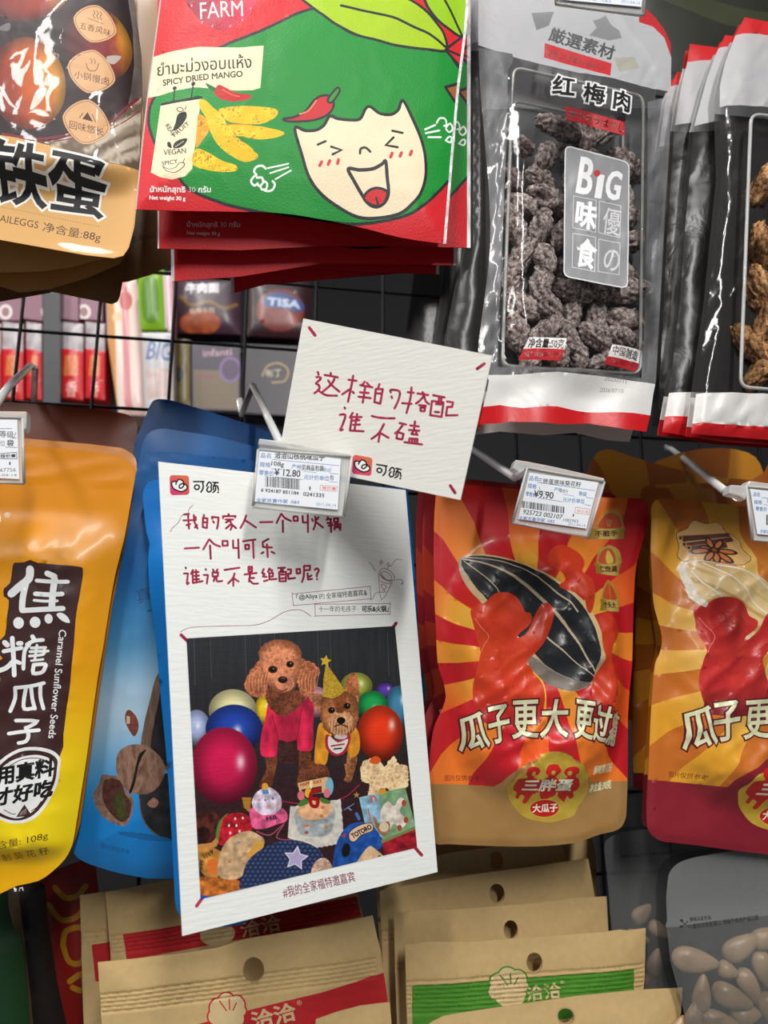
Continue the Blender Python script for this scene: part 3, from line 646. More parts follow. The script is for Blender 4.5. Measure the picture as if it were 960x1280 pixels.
for (x0, y0), (x1, y1) in zip(((425, 185), (625, 155), (640, 330), (520, 352)), ((625, 155), (640, 330), (520, 352), (415, 310))):
    for k in range(12): t = k/12; s = 3 if k % 2 else 0; dl.append(a_(x0+(x1-x0)*t+s, y0+(y1-y0)*t+s+D))
dl.append(a_(415, 310+D)); Q.add([dl], soft('#d5cfc4', ns=.15))
Q.add([smooth(za("452,195 456,285 490,305 530,308 575,298 595,270 596,185", D), 3)], soft('#a6acae', ns=.25)); Q.add([ell(*a_(523, 200+D), 22.5, 12.5, -6)], soft('#e6b184', ns=.2))
for x, y, c in ((490, 262, '#d87a3a'), (570, 268, '#b88a3a'), (550, 225, '#c87a3a'), (555, 190, '#d88040'), (490, 290, '#b05048')): Q.add([ell(*a_(x, y+D), 2.6, 2.2)], c)
Q.add([za("455,92 570,68 590,75 597,110 588,128 465,140", D)], '#e3b57e'); Q.add([ell(*a_(582, 105+D), 5, 11)], '#7ab4cc'); Q.add([za("470,118 550,104 552,130 472,140", D)], '#3a2a28'); Q.text('HAPPY DAY', a_(466, 106+D), a_(552, 90+D), 4, '#b03a34', bold=.2)
for s in ("455,180 480,150 500,170 470,185", "545,150 585,165 580,175 550,170"): Q.add([smooth(za(s, D), 3)], '#4a7a34')
for x, y, c in ((468, 142, '#e0707a'), (572, 132, '#d87888'), (497, 132, '#e8b040')): Q.add([ell(*a_(x, y+D), 4.4, 6)], c)
Q.add([ell(*a_(508, 98+D), 1.8, 5.5)], '#f6e6a0')
Q.line(smooth(za("540,118 515,125 505,150 510,180 530,185 535,160 515,155", D), 4, False), 4.6, '#a8141a')
Q.line(za("690,215 700,235", D), 4, '#3a78b8'); Q.line(za("655,190 668,200", D), 2, '#7884b0'); Q.line(za("640,200 680,175", D), 1, '#7884b0'); Q.add([star(*a_(690, 140+D), 4.5, .3)], '#c8944a')
Q.add([za("788,318 925,268 935,362 805,398", D)], soft('#9c1e2a', ns=.5)); Q.add([za("700,150 785,130 800,320 722,248", D)], soft('#8ab4ca', ns=.25)); Q.add([za("780,130 885,110 926,265 796,322", D)], soft('#7ea37a', ns=.2)); Q.add([za("778,120 806,112 808,132 782,140", D)], '#e09a2c'); Q.add([za("785,322 926,267 926,276 792,334", D)], '#7a8a50')
Q.line(smooth(za("752,168 748,150 762,146 770,165", D), 3, False), 2, '#d85a3a'); Q.line(za("736,195 748,250", D), 1.5, '#c86a54')
Q.add([smooth(za("788,200 815,165 840,185 862,150 882,165 862,205 893,240 872,270 838,255 820,280 790,250", D), 4)], soft('#e2d6c8', ns=.25)); Q.add([smooth(za("755,225 770,235 785,258 820,245 822,285 800,302 775,285", D), 3)], soft('#a87850', ns=.3)); Q.add([ell(*a_(800, 268+D), 6, 6)], '#ddc8a8')
for x, y in ((880, 172), (888, 240), (862, 272)): Q.add([ell(*a_(x, y+D), 3, 4)], '#b04a2a')
Q.add([za("58,362 100,340 158,372 135,470 90,470 62,440", D)], soft('#c98a3c', ns=.3)); Q.add([smooth(za("60,470 130,470 215,480 235,520 150,540 80,548 62,520", D), 3)], soft('#b8682a', ns=.5)); Q.add([za("62,540 110,545 66,566", D)], '#3a4ab0')
Q.text('1/19', a_(85, 395+D), a_(120, 372+D), 5, '#3a2420', bold=.3); Q.text('Happy', a_(72, 460+D), a_(78, 400+D), 6, '#3a2420', bold=.3)
Q.add([ell(*a_(118, 426+D), 8.5, 10)], '#e07430'); Q.add([smooth(za("135,455 142,385 170,325 215,295 262,284 300,300 322,322 310,360 262,420 225,470 170,478", D), 4)], soft('#cda980', ns=.25)); Q.add([smooth(za("262,365 285,325 312,325 318,348 290,372 262,395 248,380", D), 3)], '#d9a04a'); Q.line(za("175,400 188,412", D), 1, '#c05030'); Q.line(za("188,400 176,412", D), 1, '#c05030'); Q.add([ell(*a_(218, 330+D), 2, 1.5)], '#8a94a0')
def bumpy(q):
    u = q[:, 0]/6.2; v = q[:, 1]/5.2; u = u+(np.floor(v) % 2)*.5; d = np.hypot(u-np.floor(u)-.5, v-np.floor(v)-.5); return mixc(hexc('#4a5c88'), hexc('#20294a'), sstep(.12, .5, d))
Q.add([smooth(za("232,520 236,455 262,395 330,345 400,322 470,325 540,358 562,410 560,470 400,510", D), 4)], bumpy); Q.add([star(*a_(448, 393+D), 16, .5, -82)], '#e4dcea'); Q.add([star(*a_(448, 393+D), 13.4, .5, -82)], '#b5a8cf')
Q.add([smooth(za("512,460 520,415 548,392 575,398 596,435 590,465", D), 3)], fur('#c0a08c', '#54382e', 1.6))
Q.add([smooth(za("597,438 600,380 615,320 650,268 700,248 750,262 782,300 790,350 760,365 730,390 700,430 640,445", D), 4)], soft('#20509e', ns=.3)); Q.add([smooth(za("690,430 700,395 740,345 770,360 810,398 790,420", D), 3)], soft('#dcb78e', ns=.15)); Q.add([ell(*a_(648, 361+D), 5.3, 9, 12)], '#141618'); Q.add([za("630,305 648,290 645,310", D)], '#c03a34'); Q.add([ell(*a_(785, 388+D), 3, 1.6, 30)], '#181414')
lab = smooth(za("665,322 662,290 700,262 745,252 757,268 750,285 710,300 685,325", D), 4); Q.add([lab], '#e8c4a4'); Q.line(lab, .9, '#3a2622', closed=True)
Q.text('TOTORO', a_(676, 314+D), a_(752, 274+D), 6, '#241a1c', bold=.35)
PF = Plane(380, 600, .392, n=n_big); PF.o = PF.o+PF.n*.00012
art_mesh('photo_print', pq, Q, PF, 'card_paper', card, None, step=6, dense=[(pq, 1.15)], base='#333333', label='printed photo of a poodle and a small terrier among balloons and toys')
# small card
PS = Plane(380, 600, .372, n=n_small)
sq = [(379, 398), (615.5, 444.5), (575.5, 625), (347, 577)]
A = Art()
c0 = np.array([125, 88.]); c1 = np.array([385, 130.]); c2 = np.array([98, 338.])
def sm(p):
    v = (p[1]-150)/265; u = (p[0]-130)/255; q = c0+(c1-c0)*u*.985+(c2-c0)*v; return (430+q[0]/10.667, 560+q[1]/10.667)
logo(A, sm); A.strokes(HW1, 2.95, ink)
for s in Z(350, 390, 3.556)("130,70 156,104|908,230 876,253|757,772 778,804"): A.line(s, 4, ink)
card2 = thing('small_card', 'small white textured paper card with two pink handwritten lines tucked behind the middle price tag', 'card', PS.at([(470, 600)])[0])
art_mesh('card_sheet', sq, A, PS, 'card_paper', card2, None, step=14, thick=.0005, base='#e9e7e0')
# ================================================================== mango packets
def hfun(T=.008, s=25, amp=.0006, sc=38, seed=1, top=None, bot=None, asp=1.0, extra=None):
    """pillow of thickness T; creases of height amp; flat seals above y=top and below y=bot"""
    def f(x, y, d):
        m = np.ones_like(x)
        if top is not None: m = m*sstep(top-20, top+50, y)
        if bot is not None: m = m*(1-sstep(bot-22, bot+6, y))
        h = T*(1-np.exp(-d/s))*m
        w = ridge(x/sc+fbm(x/60, y/60, seed+9, 2)*.9, y/(sc*asp), seed, 3)-.4
        h = h+amp*w*m*sstep(0, s*.6, d)
        h = h+.0016*(fbm(x/110, y/150, seed+3, 2)-.5)*sstep(0, 15, d)
        if extra: h = h+extra(x, y, d)
        return h
    return f
PM = Plane(380, 150, .395)
DK = '#26282b'
def mango_art(dx=0, dy=0):
    A = Art(); z0, z4, z5 = Z(170+dx, 50+dy, 4.8), Z(340+dx, 100+dy, 3.692), Z(370+dx, dy, 4)
    P = lambda s: [(x+dx, y+dy) for x, y in PX(s)]
    g = smooth(P("390,20 324,50 274,69 215,100 191,127 186,150 189,168 198,188 226,229 241,242 270,253 291,259 340,268 400,276 448,281 502,274 529,260 562,225 590,185 600,100 575,87 557,68 530,66 490,62 445,54 420,41"), 3)
    for k in range(9): A.line(smooth(P(f"{180+k*7},{250-k*30} {196+k*12},{236-k*30} {205+k*8},{252-k*25}"), 4, False), .8, '#dc3a34')
    A.add([g], '#178a32'); A.line(g, 3.6, DK, closed=True)
    A.add([P("229,-12 234,12 250,33 270,46 283,48 297,42 312,28 322,10 328,-15 300,-36 250,-36")], lambda q: mixc(hexc('#8c1230'), hexc('#d0304c'), sstep(210, 320, q[:, 0]-dx)))
    for x, y in ((240, 14), (253, 36), (266, 42), (288, 43), (303, 35), (313, 20), (322, 3)): A.add([ell(x+dx, y+dy, 1, 2, 20, 8)], '#e8909c')
    A.text('LOVE', P("250,8 250,8")[0], P("311,5 311,5")[0], 24, '#f2eeee', bold=-.1); A.text('FARM', P("251,32 0,0")[0], P("304,30 0,0")[0], 21, '#f4f2f0', bold=-.1)
    A.outline(z5("20,15 60,60 130,115 200,165 300,215 400,240 500,262 640,272 745,268 735,190 690,130 640,80 560,30 480,-5 300,-40 100,-20")[0], '#a3c41c', DK, 3.4); A.line(smooth(z5("220,65 330,90 470,120 580,165 660,195 740,250")[0], 4, False), 3.2, DK)
    A.outline(z5("630,0 650,60 700,120 760,160 832,190 850,150 868,90 880,20 830,-20 700,-60 640,-40")[0], '#94c21c', DK, 3.6); A.line(smooth(z5("725,-5 770,70 828,180")[0], 4, False), 3, DK)
    A.add([z5("770,272 830,290 850,330 900,360 900,300 830,190 850,340 830,320")[0]], '#d2232a'); A.line(z5("745,268 840,355 900,430")[0], 3.6, DK); A.line(z5("755,265 830,285 900,330")[0], 3.2, DK); A.line(z5("832,185 745,262")[0], 3.2, DK)
    A.outline(z5("742,450 800,425 860,405 940,380 940,470 860,495 790,510")[0], '#9c5f30', DK, 3.6, sm=False)
    A.add([z0("105,105 240,88 380,76 500,88 620,95 765,85 745,335 700,350 600,350 480,335 350,318 250,325 150,345 62,352")[0]], '#efe0b8')
    q = z0("130,228 693,218 165,290 640,270 170,710 303,708 160,777 255,765 88,938 450,938 83,972 297,977")[0]
    A.text('ยำมะม่วงอบแห้ง', q[0], q[1], 17.5, '#1a1714', bold=.15); A.text('SPICY DRIED MANGO', q[2], q[3], 7.4, '#1a1714', bold=.25)
    for s in z0("235,312 228,392|347,297 335,378"): A.line(s, 1.7, '#17171a'); A.add([ell(s[0][0], s[0][1], 2.6, 2.6)], '#17171a')
    A.add([z0("150,408 395,385 385,450 340,800 300,840 220,860 150,845 92,808")[0]], '#efe0b8'); A.line(z0("157,402 395,382")[0], 3.4, '#17171a')
    A.add([smooth(z0("265,465 300,460 308,490 285,530 250,562 225,565 240,520 250,480")[0], 3)], '#1c1a18'); A.outline(z0("248,440 270,432 288,450 265,458")[0], None, '#1c1a18', 1); A.line(z0("303,428 298,450")[0], 1, '#1c1a18')
    r = z0("178,532 222,600 236,606 326,535")[0]; A.text('REAL', r[0], r[1], 5, '#1c1a18', bold=.15); A.text('FRUIT', r[2], r[3], 5, '#1c1a18', bold=.15)
    A.add([smooth(z0("228,672 235,640 270,622 310,620 300,650 270,672")[0], 3)], '#1c1a18'); A.add([smooth(z0("190,637 205,632 215,650 216,672 195,660")[0], 3)], '#1c1a18'); A.line(z0("240,665 290,635")[0], .6, '#efe0b8')
    A.text('VEGAN', q[4], q[5], 6.4, '#1c1a18', bold=.15); A.text('SPICY', q[6], q[7], 5.6, '#1c1a18', bold=.15); A.line(smooth(z0("165,782 200,800 240,790 262,765 290,765 290,785 240,820 190,812")[0], 3), 1, '#1c1a18', closed=True); A.line(z0("285,765 295,740")[0], 1, '#1c1a18')
    A.text('น้ำหนักสุทธิ 30 กรัม', q[8], q[9], 9.5, '#f4f2ee', bold=.2); A.text('Net weight 30 g', q[10], q[11], 5.4, '#f4f2ee', bold=.2)
    def yel(c1='#e6b90e', c2='#f2d42a'):
        def f(p):
            n = fbm(p[:, 0]/7, p[:, 1]/7, 3, 3); c = mixc(hexc(c1), hexc(c2), sstep(.3, .7, n)); s = sstep(.70, .76, vnoise(p[:, 0]/1.1, p[:, 1]/1.1, 8)*.55+n*.55); return mixc(c, hexc('#a8501a'), s*.9)
        return f
    A.add([smooth(z0("380,480 430,515 445,570 400,640 362,675 370,520")[0], 3)], yel('#d9930c', '#e8b41c')); A.add([z0("430,520 560,545 700,545 560,565 460,560")[0]], '#cf7a1c')
    for s in ("500,455 640,440 760,445 830,455 850,480 820,515 740,545 600,540 540,520", "550,555 650,550 760,560 885,592 850,620 740,635 640,620 560,600", "360,690 420,700 520,755 600,780 598,812 480,815 345,778", "385,395 420,400 470,450 520,490 560,580 620,630 690,680 710,705 730,720 720,745 650,762 560,720 490,660 450,590 420,500 385,440"): A.add([smooth(z0(s)[0], 3)], yel())
    A.add([smooth(z0("480,330 500,312 540,330 600,362 690,378 680,400 620,412 560,410 500,390 470,355")[0], 4)], '#bf1f20'); A.line(smooth(z0("520,340 570,370 620,385")[0], 4, False), 1.2, '#e86a50'); A.add([smooth(z0("420,298 450,312 480,330 475,348 440,330")[0], 3)], '#23642a')
    for s in z0("778,800 755,783 722,790 708,815 722,835 705,845 690,870 710,892 730,880|725,850 755,850 762,875 740,895 728,880|760,865 785,880 780,910 755,912 748,900|818,868 832,885 820,912 795,922 770,918"): A.line(smooth(s, 4, False), 2.6, '#eef2ec')
    for s in z0("790,797 912,770|803,825 912,790|835,858 928,808"): A.line(s, 1.9, '#eef2ec')
    FA = '#efdcba'
    A.outline(z4("103,255 150,265 200,262 235,240 262,200 300,212 360,218 400,212 425,165 447,155 490,185 540,188 575,165 597,120 640,200 680,290 700,370 703,460 680,540 640,590 580,630 480,645 400,640 320,605 230,545 170,470 135,370")[0], FA, DK, 3.8)
    for s in z4("207,328 243,313|548,262 595,270|268,338 315,353 275,372|553,293 518,330 572,337"): A.line(s, 3, DK)
    A.line(smooth(z4("400,368 403,348 425,342 447,360")[0], 4, False), 3, DK)
    mo = z4("347,435 400,440 460,435 500,415 517,403 525,470 532,540 515,580 480,597 445,585 415,550 370,480")[0]; A.outline(mo, FA, DK, 4.2)
    A.outline(z4("420,560 440,530 480,518 520,530 527,552 510,585 480,595 445,583")[0], '#d0282c', DK, 3.2); A.line(z4("477,558 486,592")[0], 2.4, DK)
    for s in z4("225,405 217,420|262,400 255,416|302,395 298,412|547,365 540,383|590,362 583,378|637,352 630,370"): A.line(s, 4, '#cf3a46')
    A.outline(z4("52,212 100,205 150,180 190,130 225,108 265,110 280,150 255,190 200,215 120,225 65,222")[0], '#c9262e', DK, 3); A.line(smooth(z4("125,193 165,175 200,130")[0], 4, False), 1.8, '#f08a60'); A.outline(z4("252,125 292,73 307,78 300,100 270,138")[0], '#3f8a34', DK, 2.6)
    for s in z4("755,212 770,190 795,190 802,215 790,222|800,228 820,207 832,230 815,247 800,235|798,288 815,268 828,272 822,292 805,290|850,215 868,200 885,215 885,240 868,240"): A.line(smooth(s, 4, False), 2.2, '#e8f0e8')
    for s in z4("700,248 748,222|703,265 768,245|715,282 775,275"): A.line(s, 2.4, '#e8f0e8')
    return A
RED = '#d0222a'
def seam(A, P, wd=4): A.line(P, wd, lambda q: mixc(hexc('#f2f2f2'), hexc('#b8b0b0'), (np.sin(q[:, 0]*2.4)*np.sin(q[:, 1]*2.4) > 0).astype(float)*.7)); return A
mf = smooth(PX("204,-60 200,0 192,60 184,120 176,190 169,262"), 2, False)+smooth(PX("230,264 300,265 340,266 383,271 448,284 502,297.5 554,305"), 3, False)+PX("557.5,305 566,200 574,110 583,40 590,-60")
A = mango_art(); seam(A, PX("556,308 565,200 573,110 582,40 589,-60"), 5); A.line(PX("169,262 176,190 184,120 192,60 200,0 204,-60"), 3.4, '#b9aeb0')
mroot = pouch('mango_snack_packet', 'red and green dried mango packet with a laughing face, front one of its stack', mf, A, PM, 'woven_pouch', step=5, height=hfun(.006, 60, .0012, 90, 4, extra=lambda x, y, d: .010*sstep(230, 310, y)*np.exp(-((x-380)/140)**2)*0-.004*np.exp(-((x-228)/7)**2)*0), base=RED, back='#9a1a20', group='dried mango packets hanging on one hook', dense=[(PX('235,125 352,125 352,225 235,225'), 1.7)])
spec = [("197,-40 197,311 300,313 400,308 500,308 588,310 588,-40", (17, 3), 'second dried mango packet, its white seam and red edge showing right of the laughing face', '197,40 197,311', '586,310 586,-40'),
        ("211,-20 214,352 300,346 400,330 570,332 571,-20", (10, 30), 'dried mango packet third in the stack, dark red corner lowest at far left', '214,40 216,352', '569,332 570,0'),
        ("230,-20 235,351 361,334 446,340 549,343 553,-20", (-6, 38), 'dried mango packet fourth in the stack with a green sliver at its lower edge', '233,40 237,351', '547,342 551,0'),
        ("280,-10 289,367 330,356 400,350 520,340 530,-10", (60, 50), 'rearmost dried mango packet, hanging lowest with a slanting bottom edge', '282,0 291,366', '520,340 530,0')]
for k, (o, sh, lab, s1, s2) in enumerate(spec):
    A = mango_art(*sh); seam(A, PX(s1), 4); seam(A, PX(s2), 4 if k else 5)
    if k == 0: A.text('น้ำหนักสุทธิ 30 กรัม', (234, 288), (300, 288), 9, '#d8c8c4', bold=.1); A.text('Net weight 30 g', (234, 296), (275, 297), 5, '#d8c8c4', bold=.1)
    pouch('mango_snack_packet', lab, PX(o), A, PM.back(.016+.010*k), 'woven_pouch', step=14, T=.003, height=hfun(.003, 40, .0006, 70, 9+k), base=RED, back='#9a1a20', group='dried mango packets hanging on one hook')
# ================================================================== quail egg packets
PE = Plane(80, 200, .385)
zE = Z(0, 0, 4.8); zF = Z(0, 180, 4)
def egg(cx, cy, rx, ry, rot, c1, c2, c3, dirx=1.0, hl=()):
    X, Y = cx/4.8, cy/4.8
    def f(q):
        u = (q[:, 0]-X)/(rx/4.8); v = (q[:, 1]-Y)/(ry/4.8); t = np.clip(.5+.5*(u*dirx-v*.2)+.25*(fbm(q[:, 0]/9, q[:, 1]/14, 5, 3)-.5), 0, 1)
        c = mixc(hexc(c1), hexc(c2), sstep(.15, .6, t)); c = mixc(c, hexc(c3), sstep(.6, .95, t)); r = np.hypot(u, v); return c*(1-.45*sstep(.65, 1.05, r))[:, None]
    return ell(X, Y, rx/4.8, ry/4.8, rot, 40), f
A = Art()
A.add([PX("-130,-60 165,-60 168,0 176,70 178,142 175,214 142,216 117,213 71,202 0,188 -130,165")], lambda q: mixc(hexc('#1d1416'), hexc('#3a2026'), fbm(q[:, 0]/20, q[:, 1]/20, 2, 3)))
A.add([zE("760,-60 810,-60 850,300 860,600 830,1030 740,1035 700,900 760,760 790,600 810,420 800,200")[0]], lambda q: mixc(hexc('#3a3634'), hexc('#8f8478'), fbm(q[:, 0]/6, q[:, 1]/40, 2, 3)))
A.add([zE("300,955 480,905 700,790 760,720 850,590 838,1030 600,1035 450,1005")[0]], lambda q: mixc(hexc('#6e5c4c'), hexc('#c9bba8'), sstep(.3, .7, vnoise((q[:, 0]*.8+q[:, 1])/5.5, q[:, 0]/90, 3))))
A.line(smooth(zE("60,905 250,935 420,910 600,850 720,750 830,610")[0], 5, False), 3, '#7a2430'); A.line(smooth(zE("250,955 420,935 600,880 740,790 840,680")[0], 5, False), 1.2, '#8a3a3c')
for a in ((600, 350, 200, 225, 0, '#4f1016', '#7c1e1e', '#cf8a1e'), (190, 20, 265, 228, 0, '#7a160e', '#8e2a14', '#d0901c'), (205, 612, 222, 270, -8, '#8a2a18', '#bf5a1c', '#dc9420'), (-25, 225, 62, 125, 0, '#b07c10', '#c89418', '#d8b030')):
    o, f = egg(*a); A.add([o], f)
A.add([smooth(zE("330,30 400,-20 430,20 380,70 320,95")[0], 3)], '#a8a8ac'); A.add([smooth(zE("320,560 350,560 340,620 300,615")[0], 3)], '#d8c8b4'); A.add([smooth(zE("265,650 315,640 290,710 225,770 235,710")[0], 3)], '#dccfc0'); A.add([smooth(zE("45,640 65,640 110,720 155,765 100,735")[0], 3)], '#d6c6bc')
A.add([smooth(zE("660,420 710,400 740,400 700,455 665,450")[0], 3)], '#b4a8a0'); A.add([smooth(zE("40,280 100,255 100,300 50,300")[0], 3)], '#6a6466')
def badge(cx, cy, rx, ry, t, a):
    o = []
    for k in range(36):
        w = R(k*10); c, s = math.cos(w), math.sin(w); r = 1/((abs(c)**1.55+abs(s)**1.55)**(1/1.55)); c2, s2 = math.cos(R(a)), math.sin(R(a)); x, y = rx*r*c, ry*r*s; o.append((cx+x*c2-y*s2, cy+x*s2+y*c2))
    A.add([o], '#d7a677'); A.line([(cx+(x-cx)*.92, cy+(y-cy)*.92) for x, y in o], .55, '#5a2c20', closed=True)
    A.text(t, (cx-rx*.72, cy+ry*.36), (cx+rx*.72, cy+ry*.52), ry*.36, '#5a3024')
badge(123, 49, 25.5, 24.5, '五香风味', 10); badge(119, 109, 28.5, 27, '小锅慢卤', 10); badge(113, 170.5, 28, 27.5, '回味悠长', 8)
for x in (121, 125, 129): A.line(smooth([(x, 32), (x+2, 35), (x, 38), (x+2, 42)], 3, False), .8, '#5a3024')
A.line(PX("114,43 134,47"), .6, '#5a3024')
for x in (118, 122): A.line(smooth([(x, 93), (x+2, 96), (x+1, 99)], 3, False), .7, '#5a3024')
A.line(smooth(PX("113,100 116,107 124,107 128,98"), 3, False), .8, '#5a3024'); A.add([PX("114.5,158 121,169 108.5,167")], '#4a2018'); A.line(PX("105,166 109,160"), .9, '#4a2018'); A.line(PX("124,169 120,160"), .9, '#4a2018')
A.add([PX("-130,165 0,188 71,202 117,213 142,216 178,214 170,300 160,330 -130,330")], '#d9a765')
A.text('铁蛋', (-10, 251), (127, 273), 58, '#141214', bold=1.5, ol='#f2efe8', olw=2.6, lean=9)
for k in range(42): A.add([ell(-8+k*3.2, 257+k*3.2*.196, .55, .55, 0, 6)], '#4a2c1e')
A.text('QUAILEGGS', (-20, 275.5), (47, 287.5), 10.5, '#4a2c20'); A.text('净含量:88g', (52.5, 291), (124.5, 304), 14, '#4a2c20')
eo = PX("-130,-60 166,-60 168,0 177,71 179,142 175.5,213 168,284 161,310 154,320 142,323 106,319 0,300 -130,276")
pouch('quail_egg_packet', 'glossy tan and dark quail egg packet with black characters, front one at top left', eo, A, PE, 'gloss_pouch', step=5, height=hfun(.013, 40, .0012, 70, 21, bot=240), dense=[(PX('0,0 150,0 172,200 0,185'), 2.6)], base='#d9a765', back='#a87a44', group='quail egg packets at the top left')
TAN = '#b98a4c'
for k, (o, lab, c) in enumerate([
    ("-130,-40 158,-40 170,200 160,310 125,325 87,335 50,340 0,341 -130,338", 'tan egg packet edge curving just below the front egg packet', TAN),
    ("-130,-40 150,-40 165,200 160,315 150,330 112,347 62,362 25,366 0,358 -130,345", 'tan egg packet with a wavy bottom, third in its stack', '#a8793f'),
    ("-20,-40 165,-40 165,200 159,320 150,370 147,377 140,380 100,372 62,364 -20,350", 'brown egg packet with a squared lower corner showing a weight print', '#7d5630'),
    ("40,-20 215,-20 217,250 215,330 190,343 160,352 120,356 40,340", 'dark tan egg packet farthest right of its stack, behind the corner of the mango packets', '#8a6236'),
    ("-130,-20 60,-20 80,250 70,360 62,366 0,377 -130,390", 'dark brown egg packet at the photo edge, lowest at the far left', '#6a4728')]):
    A = Art()
    if k == 2: A.text('8g', (110, 347), (121, 350), 9, '#2c1c14')
    if k == 3: A.text('QUAILEGGS', (168, 307), (196, 300), 7, '#2c1c14')
    if k == 0: A.add([smooth(PX("12,341 68,341 66,350 50,353 30,350"), 3)], '#d0a468')
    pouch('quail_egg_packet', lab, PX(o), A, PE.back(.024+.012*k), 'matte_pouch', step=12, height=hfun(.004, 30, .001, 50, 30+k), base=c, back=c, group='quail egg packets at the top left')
# ================================================================== orange caramel packets
PO = Plane(60, 820, .40, yaw=-6)
def og(q):
    t = q[:, 1]; c = mixc(hexc('#d8860a'), hexc('#e29a06'), sstep(560, 800, t)); c = mixc(c, hexc('#ecd014'), sstep(800, 1010, t)); return mixc(c, hexc('#dfa408'), sstep(1040, 1100, t))
oo = PX("-130,548 0,555 31,557 103,563")+smooth(PX("144,569 158,574 166,582 169,592 168,603 162.5,634 155,675 144,719 136,765 129,810 122.5,846 114,906 108,950 103,982 96,1026 92,1050 88,1062 81,1074 66,1089 48,1101 22,1107 9,1113 0,1117"), 2, False)+PX("-130,1130")
zo = Z(0, 680, 7.108); zp = Z(0, 840, 4.57)
A = Art(); BR = '#3c2120'; WH = '#e9eceb'
A.add([oo], og)
A.add([smooth(zo("205,195 290,190 340,170 400,195 580,208 750,220 772,250 765,330 740,480 715,620 700,760 690,900 670,1080 650,1280")[0], 2, False)+smooth(zp("400,200 382,350 360,480 200,520 20,520 40,300 50,100 56,30")[0], 2, False)+smooth(zo("95,1190 40,1170 18,1110 60,1050 110,1020 65,970 58,890 130,820 145,660 160,520 118,490 118,420 170,370 185,260 190,220")[0], 2, False)], BR)
for s, w_ in (("335,250 325,330 250,400 180,465", 66), ("300,380 275,500 270,600", 52), ("270,608 430,597 605,585", 44), ("480,285 540,310", 50), ("390,347 520,355 645,352", 34), ("540,330 525,450 515,580", 54), ("380,462 500,468 600,460", 40), ("370,518 460,525 560,520", 24),
              ("190,845 198,1000 205,1165", 38), ("128,885 148,905", 46), ("240,892 262,890", 40), ("118,960 190,945 265,930", 34), ("80,1125 140,1100 195,1045", 40), ("215,1045 250,1060", 34), ("355,830 372,865", 36), ("310,900 370,868 440,860", 32), ("330,900 290,960 280,1110", 32),
              ("345,930 460,925", 24), ("335,962 480,955", 24), ("330,1000 440,985 450,940", 24), ("392,905 372,1035", 22), ("345,1040 440,1028", 20), ("365,1075 455,1070 455,1105 430,1140 362,1148 365,1075", 32)):
    A.line(smooth(zo(s)[0], 3, False) if s.count(' ') > 1 else zo(s)[0], w_/7.108, WH)
for x, y, rx, ry in ((242, 715, 44, 50), (378, 708, 44, 48), (488, 676, 33, 42)): A.add([ell(x/7.108, 680+y/7.108, rx/7.108, ry/7.108)], WH)
A.add([smooth(zo("552,640 590,622 640,655 660,708 600,695")[0], 3)], WH)
for s in ("135,88 130,150 105,218", "135,88 210,80 285,62", "190,95 178,150 180,205 235,200", "218,90 222,150 235,205", "268,70 265,140 280,205", "135,270 245,275 190,312", "188,310 202,350 190,385 150,395", "98,342 170,332 255,325"): A.line(smooth(zp(s)[0], 3, False), 20/4.57, WH)
A.text('Caramel Sunflower Seeds', (80.5, 788), (66.5, 921), 8.2, WH, bold=.12)
zc = lambda s: smooth(zp(s)[0], 3)
A.add([zc("-10,570 60,485 150,428 240,418 320,438 362,480 364,530 350,630 300,735 240,812 170,842 100,842 40,815 -10,770")], '#e6e6e4')
A.add([zc("-5,600 70,500 155,445 240,437 310,455 348,490 350,530 337,620 290,720 230,795 165,825 105,825 45,800 -5,755")], BR)
A.add([zc("5,610 80,515 160,475 240,462 300,478 330,505 333,550 320,620 275,715 220,780 160,812 110,812 55,785 8,735")], '#e6e6e4')
A.line(smooth(zp("100,525 165,488 240,480 285,492")[0], 4, False), 1, BR); A.line(smooth(zp("70,765 110,790 130,790")[0], 4, False), 1, BR); A.line(smooth(zp("215,775 245,755 265,725")[0], 4, False), 1, BR)
A.text('用真料', (8, 977.5), (72, 967), 22, '#141414', bold=.9, lean=3); A.text('才好吃', (3, 1003.5), (70, 992), 21, '#141414', bold=.9, lean=8)
A.add([zp("180,738 216,802 133,808")[0]], BR)
for k in range(5): A.line(zp(f"{150+k*9},{800-k*2} {168+k*5},{775-k*4}")[0], .4, '#c8b0a8')
A.text('净含量: 108g', (-9, 1062), (65, 1047), 12, '#4a1c10', lean=3); A.text('· 制 葵 花 籽', (-2, 1078), (63.5, 1066), 11, '#4a1c10', lean=3)
A.add([ell(-1, 892, 6, 13)], '#c8641e'); A.line(smooth(PX("-4,640 0,652 -6,662"), 3, False), 5, WH); A.text('®', (6, 647), (13, 647.5), 7, WH)
zipr = lambda y0, n, dy, amp, k=.05: (lambda x, y, d: amp*np.sum([np.exp(-((y-y0-k*x-i*dy)/1.6)**2) for i in range(n)], 0)*sstep(3, 10, d))
pouch('caramel_seed_packet', 'orange-yellow seed packet with white brush characters on a dark panel, at the left edge', oo, A, PO, 'satin_pouch', step=5, height=hfun(.014, 55, .0022, 60, 41, top=655, bot=1075, extra=zipr(572, 5, 6, .0005)), base='#d8860a', back='#b06a08', group='caramel seed packets at the left edge')
pouch('caramel_seed_packet', 'orange seed packet whose top edge shows just above the front caramel packet', PX("-130,540 31,548 111,555")+smooth(PX("152,560 166,568 171,580 170,600 160,660 140,760 110,960 100,1030 90,1060"), 2, False)+PX("40,1090 -130,1110"), None, PO.back(.012), 'satin_pouch', step=12, T=.003, base='#c87a0c', back='#a8640a', group='caramel seed packets at the left edge')
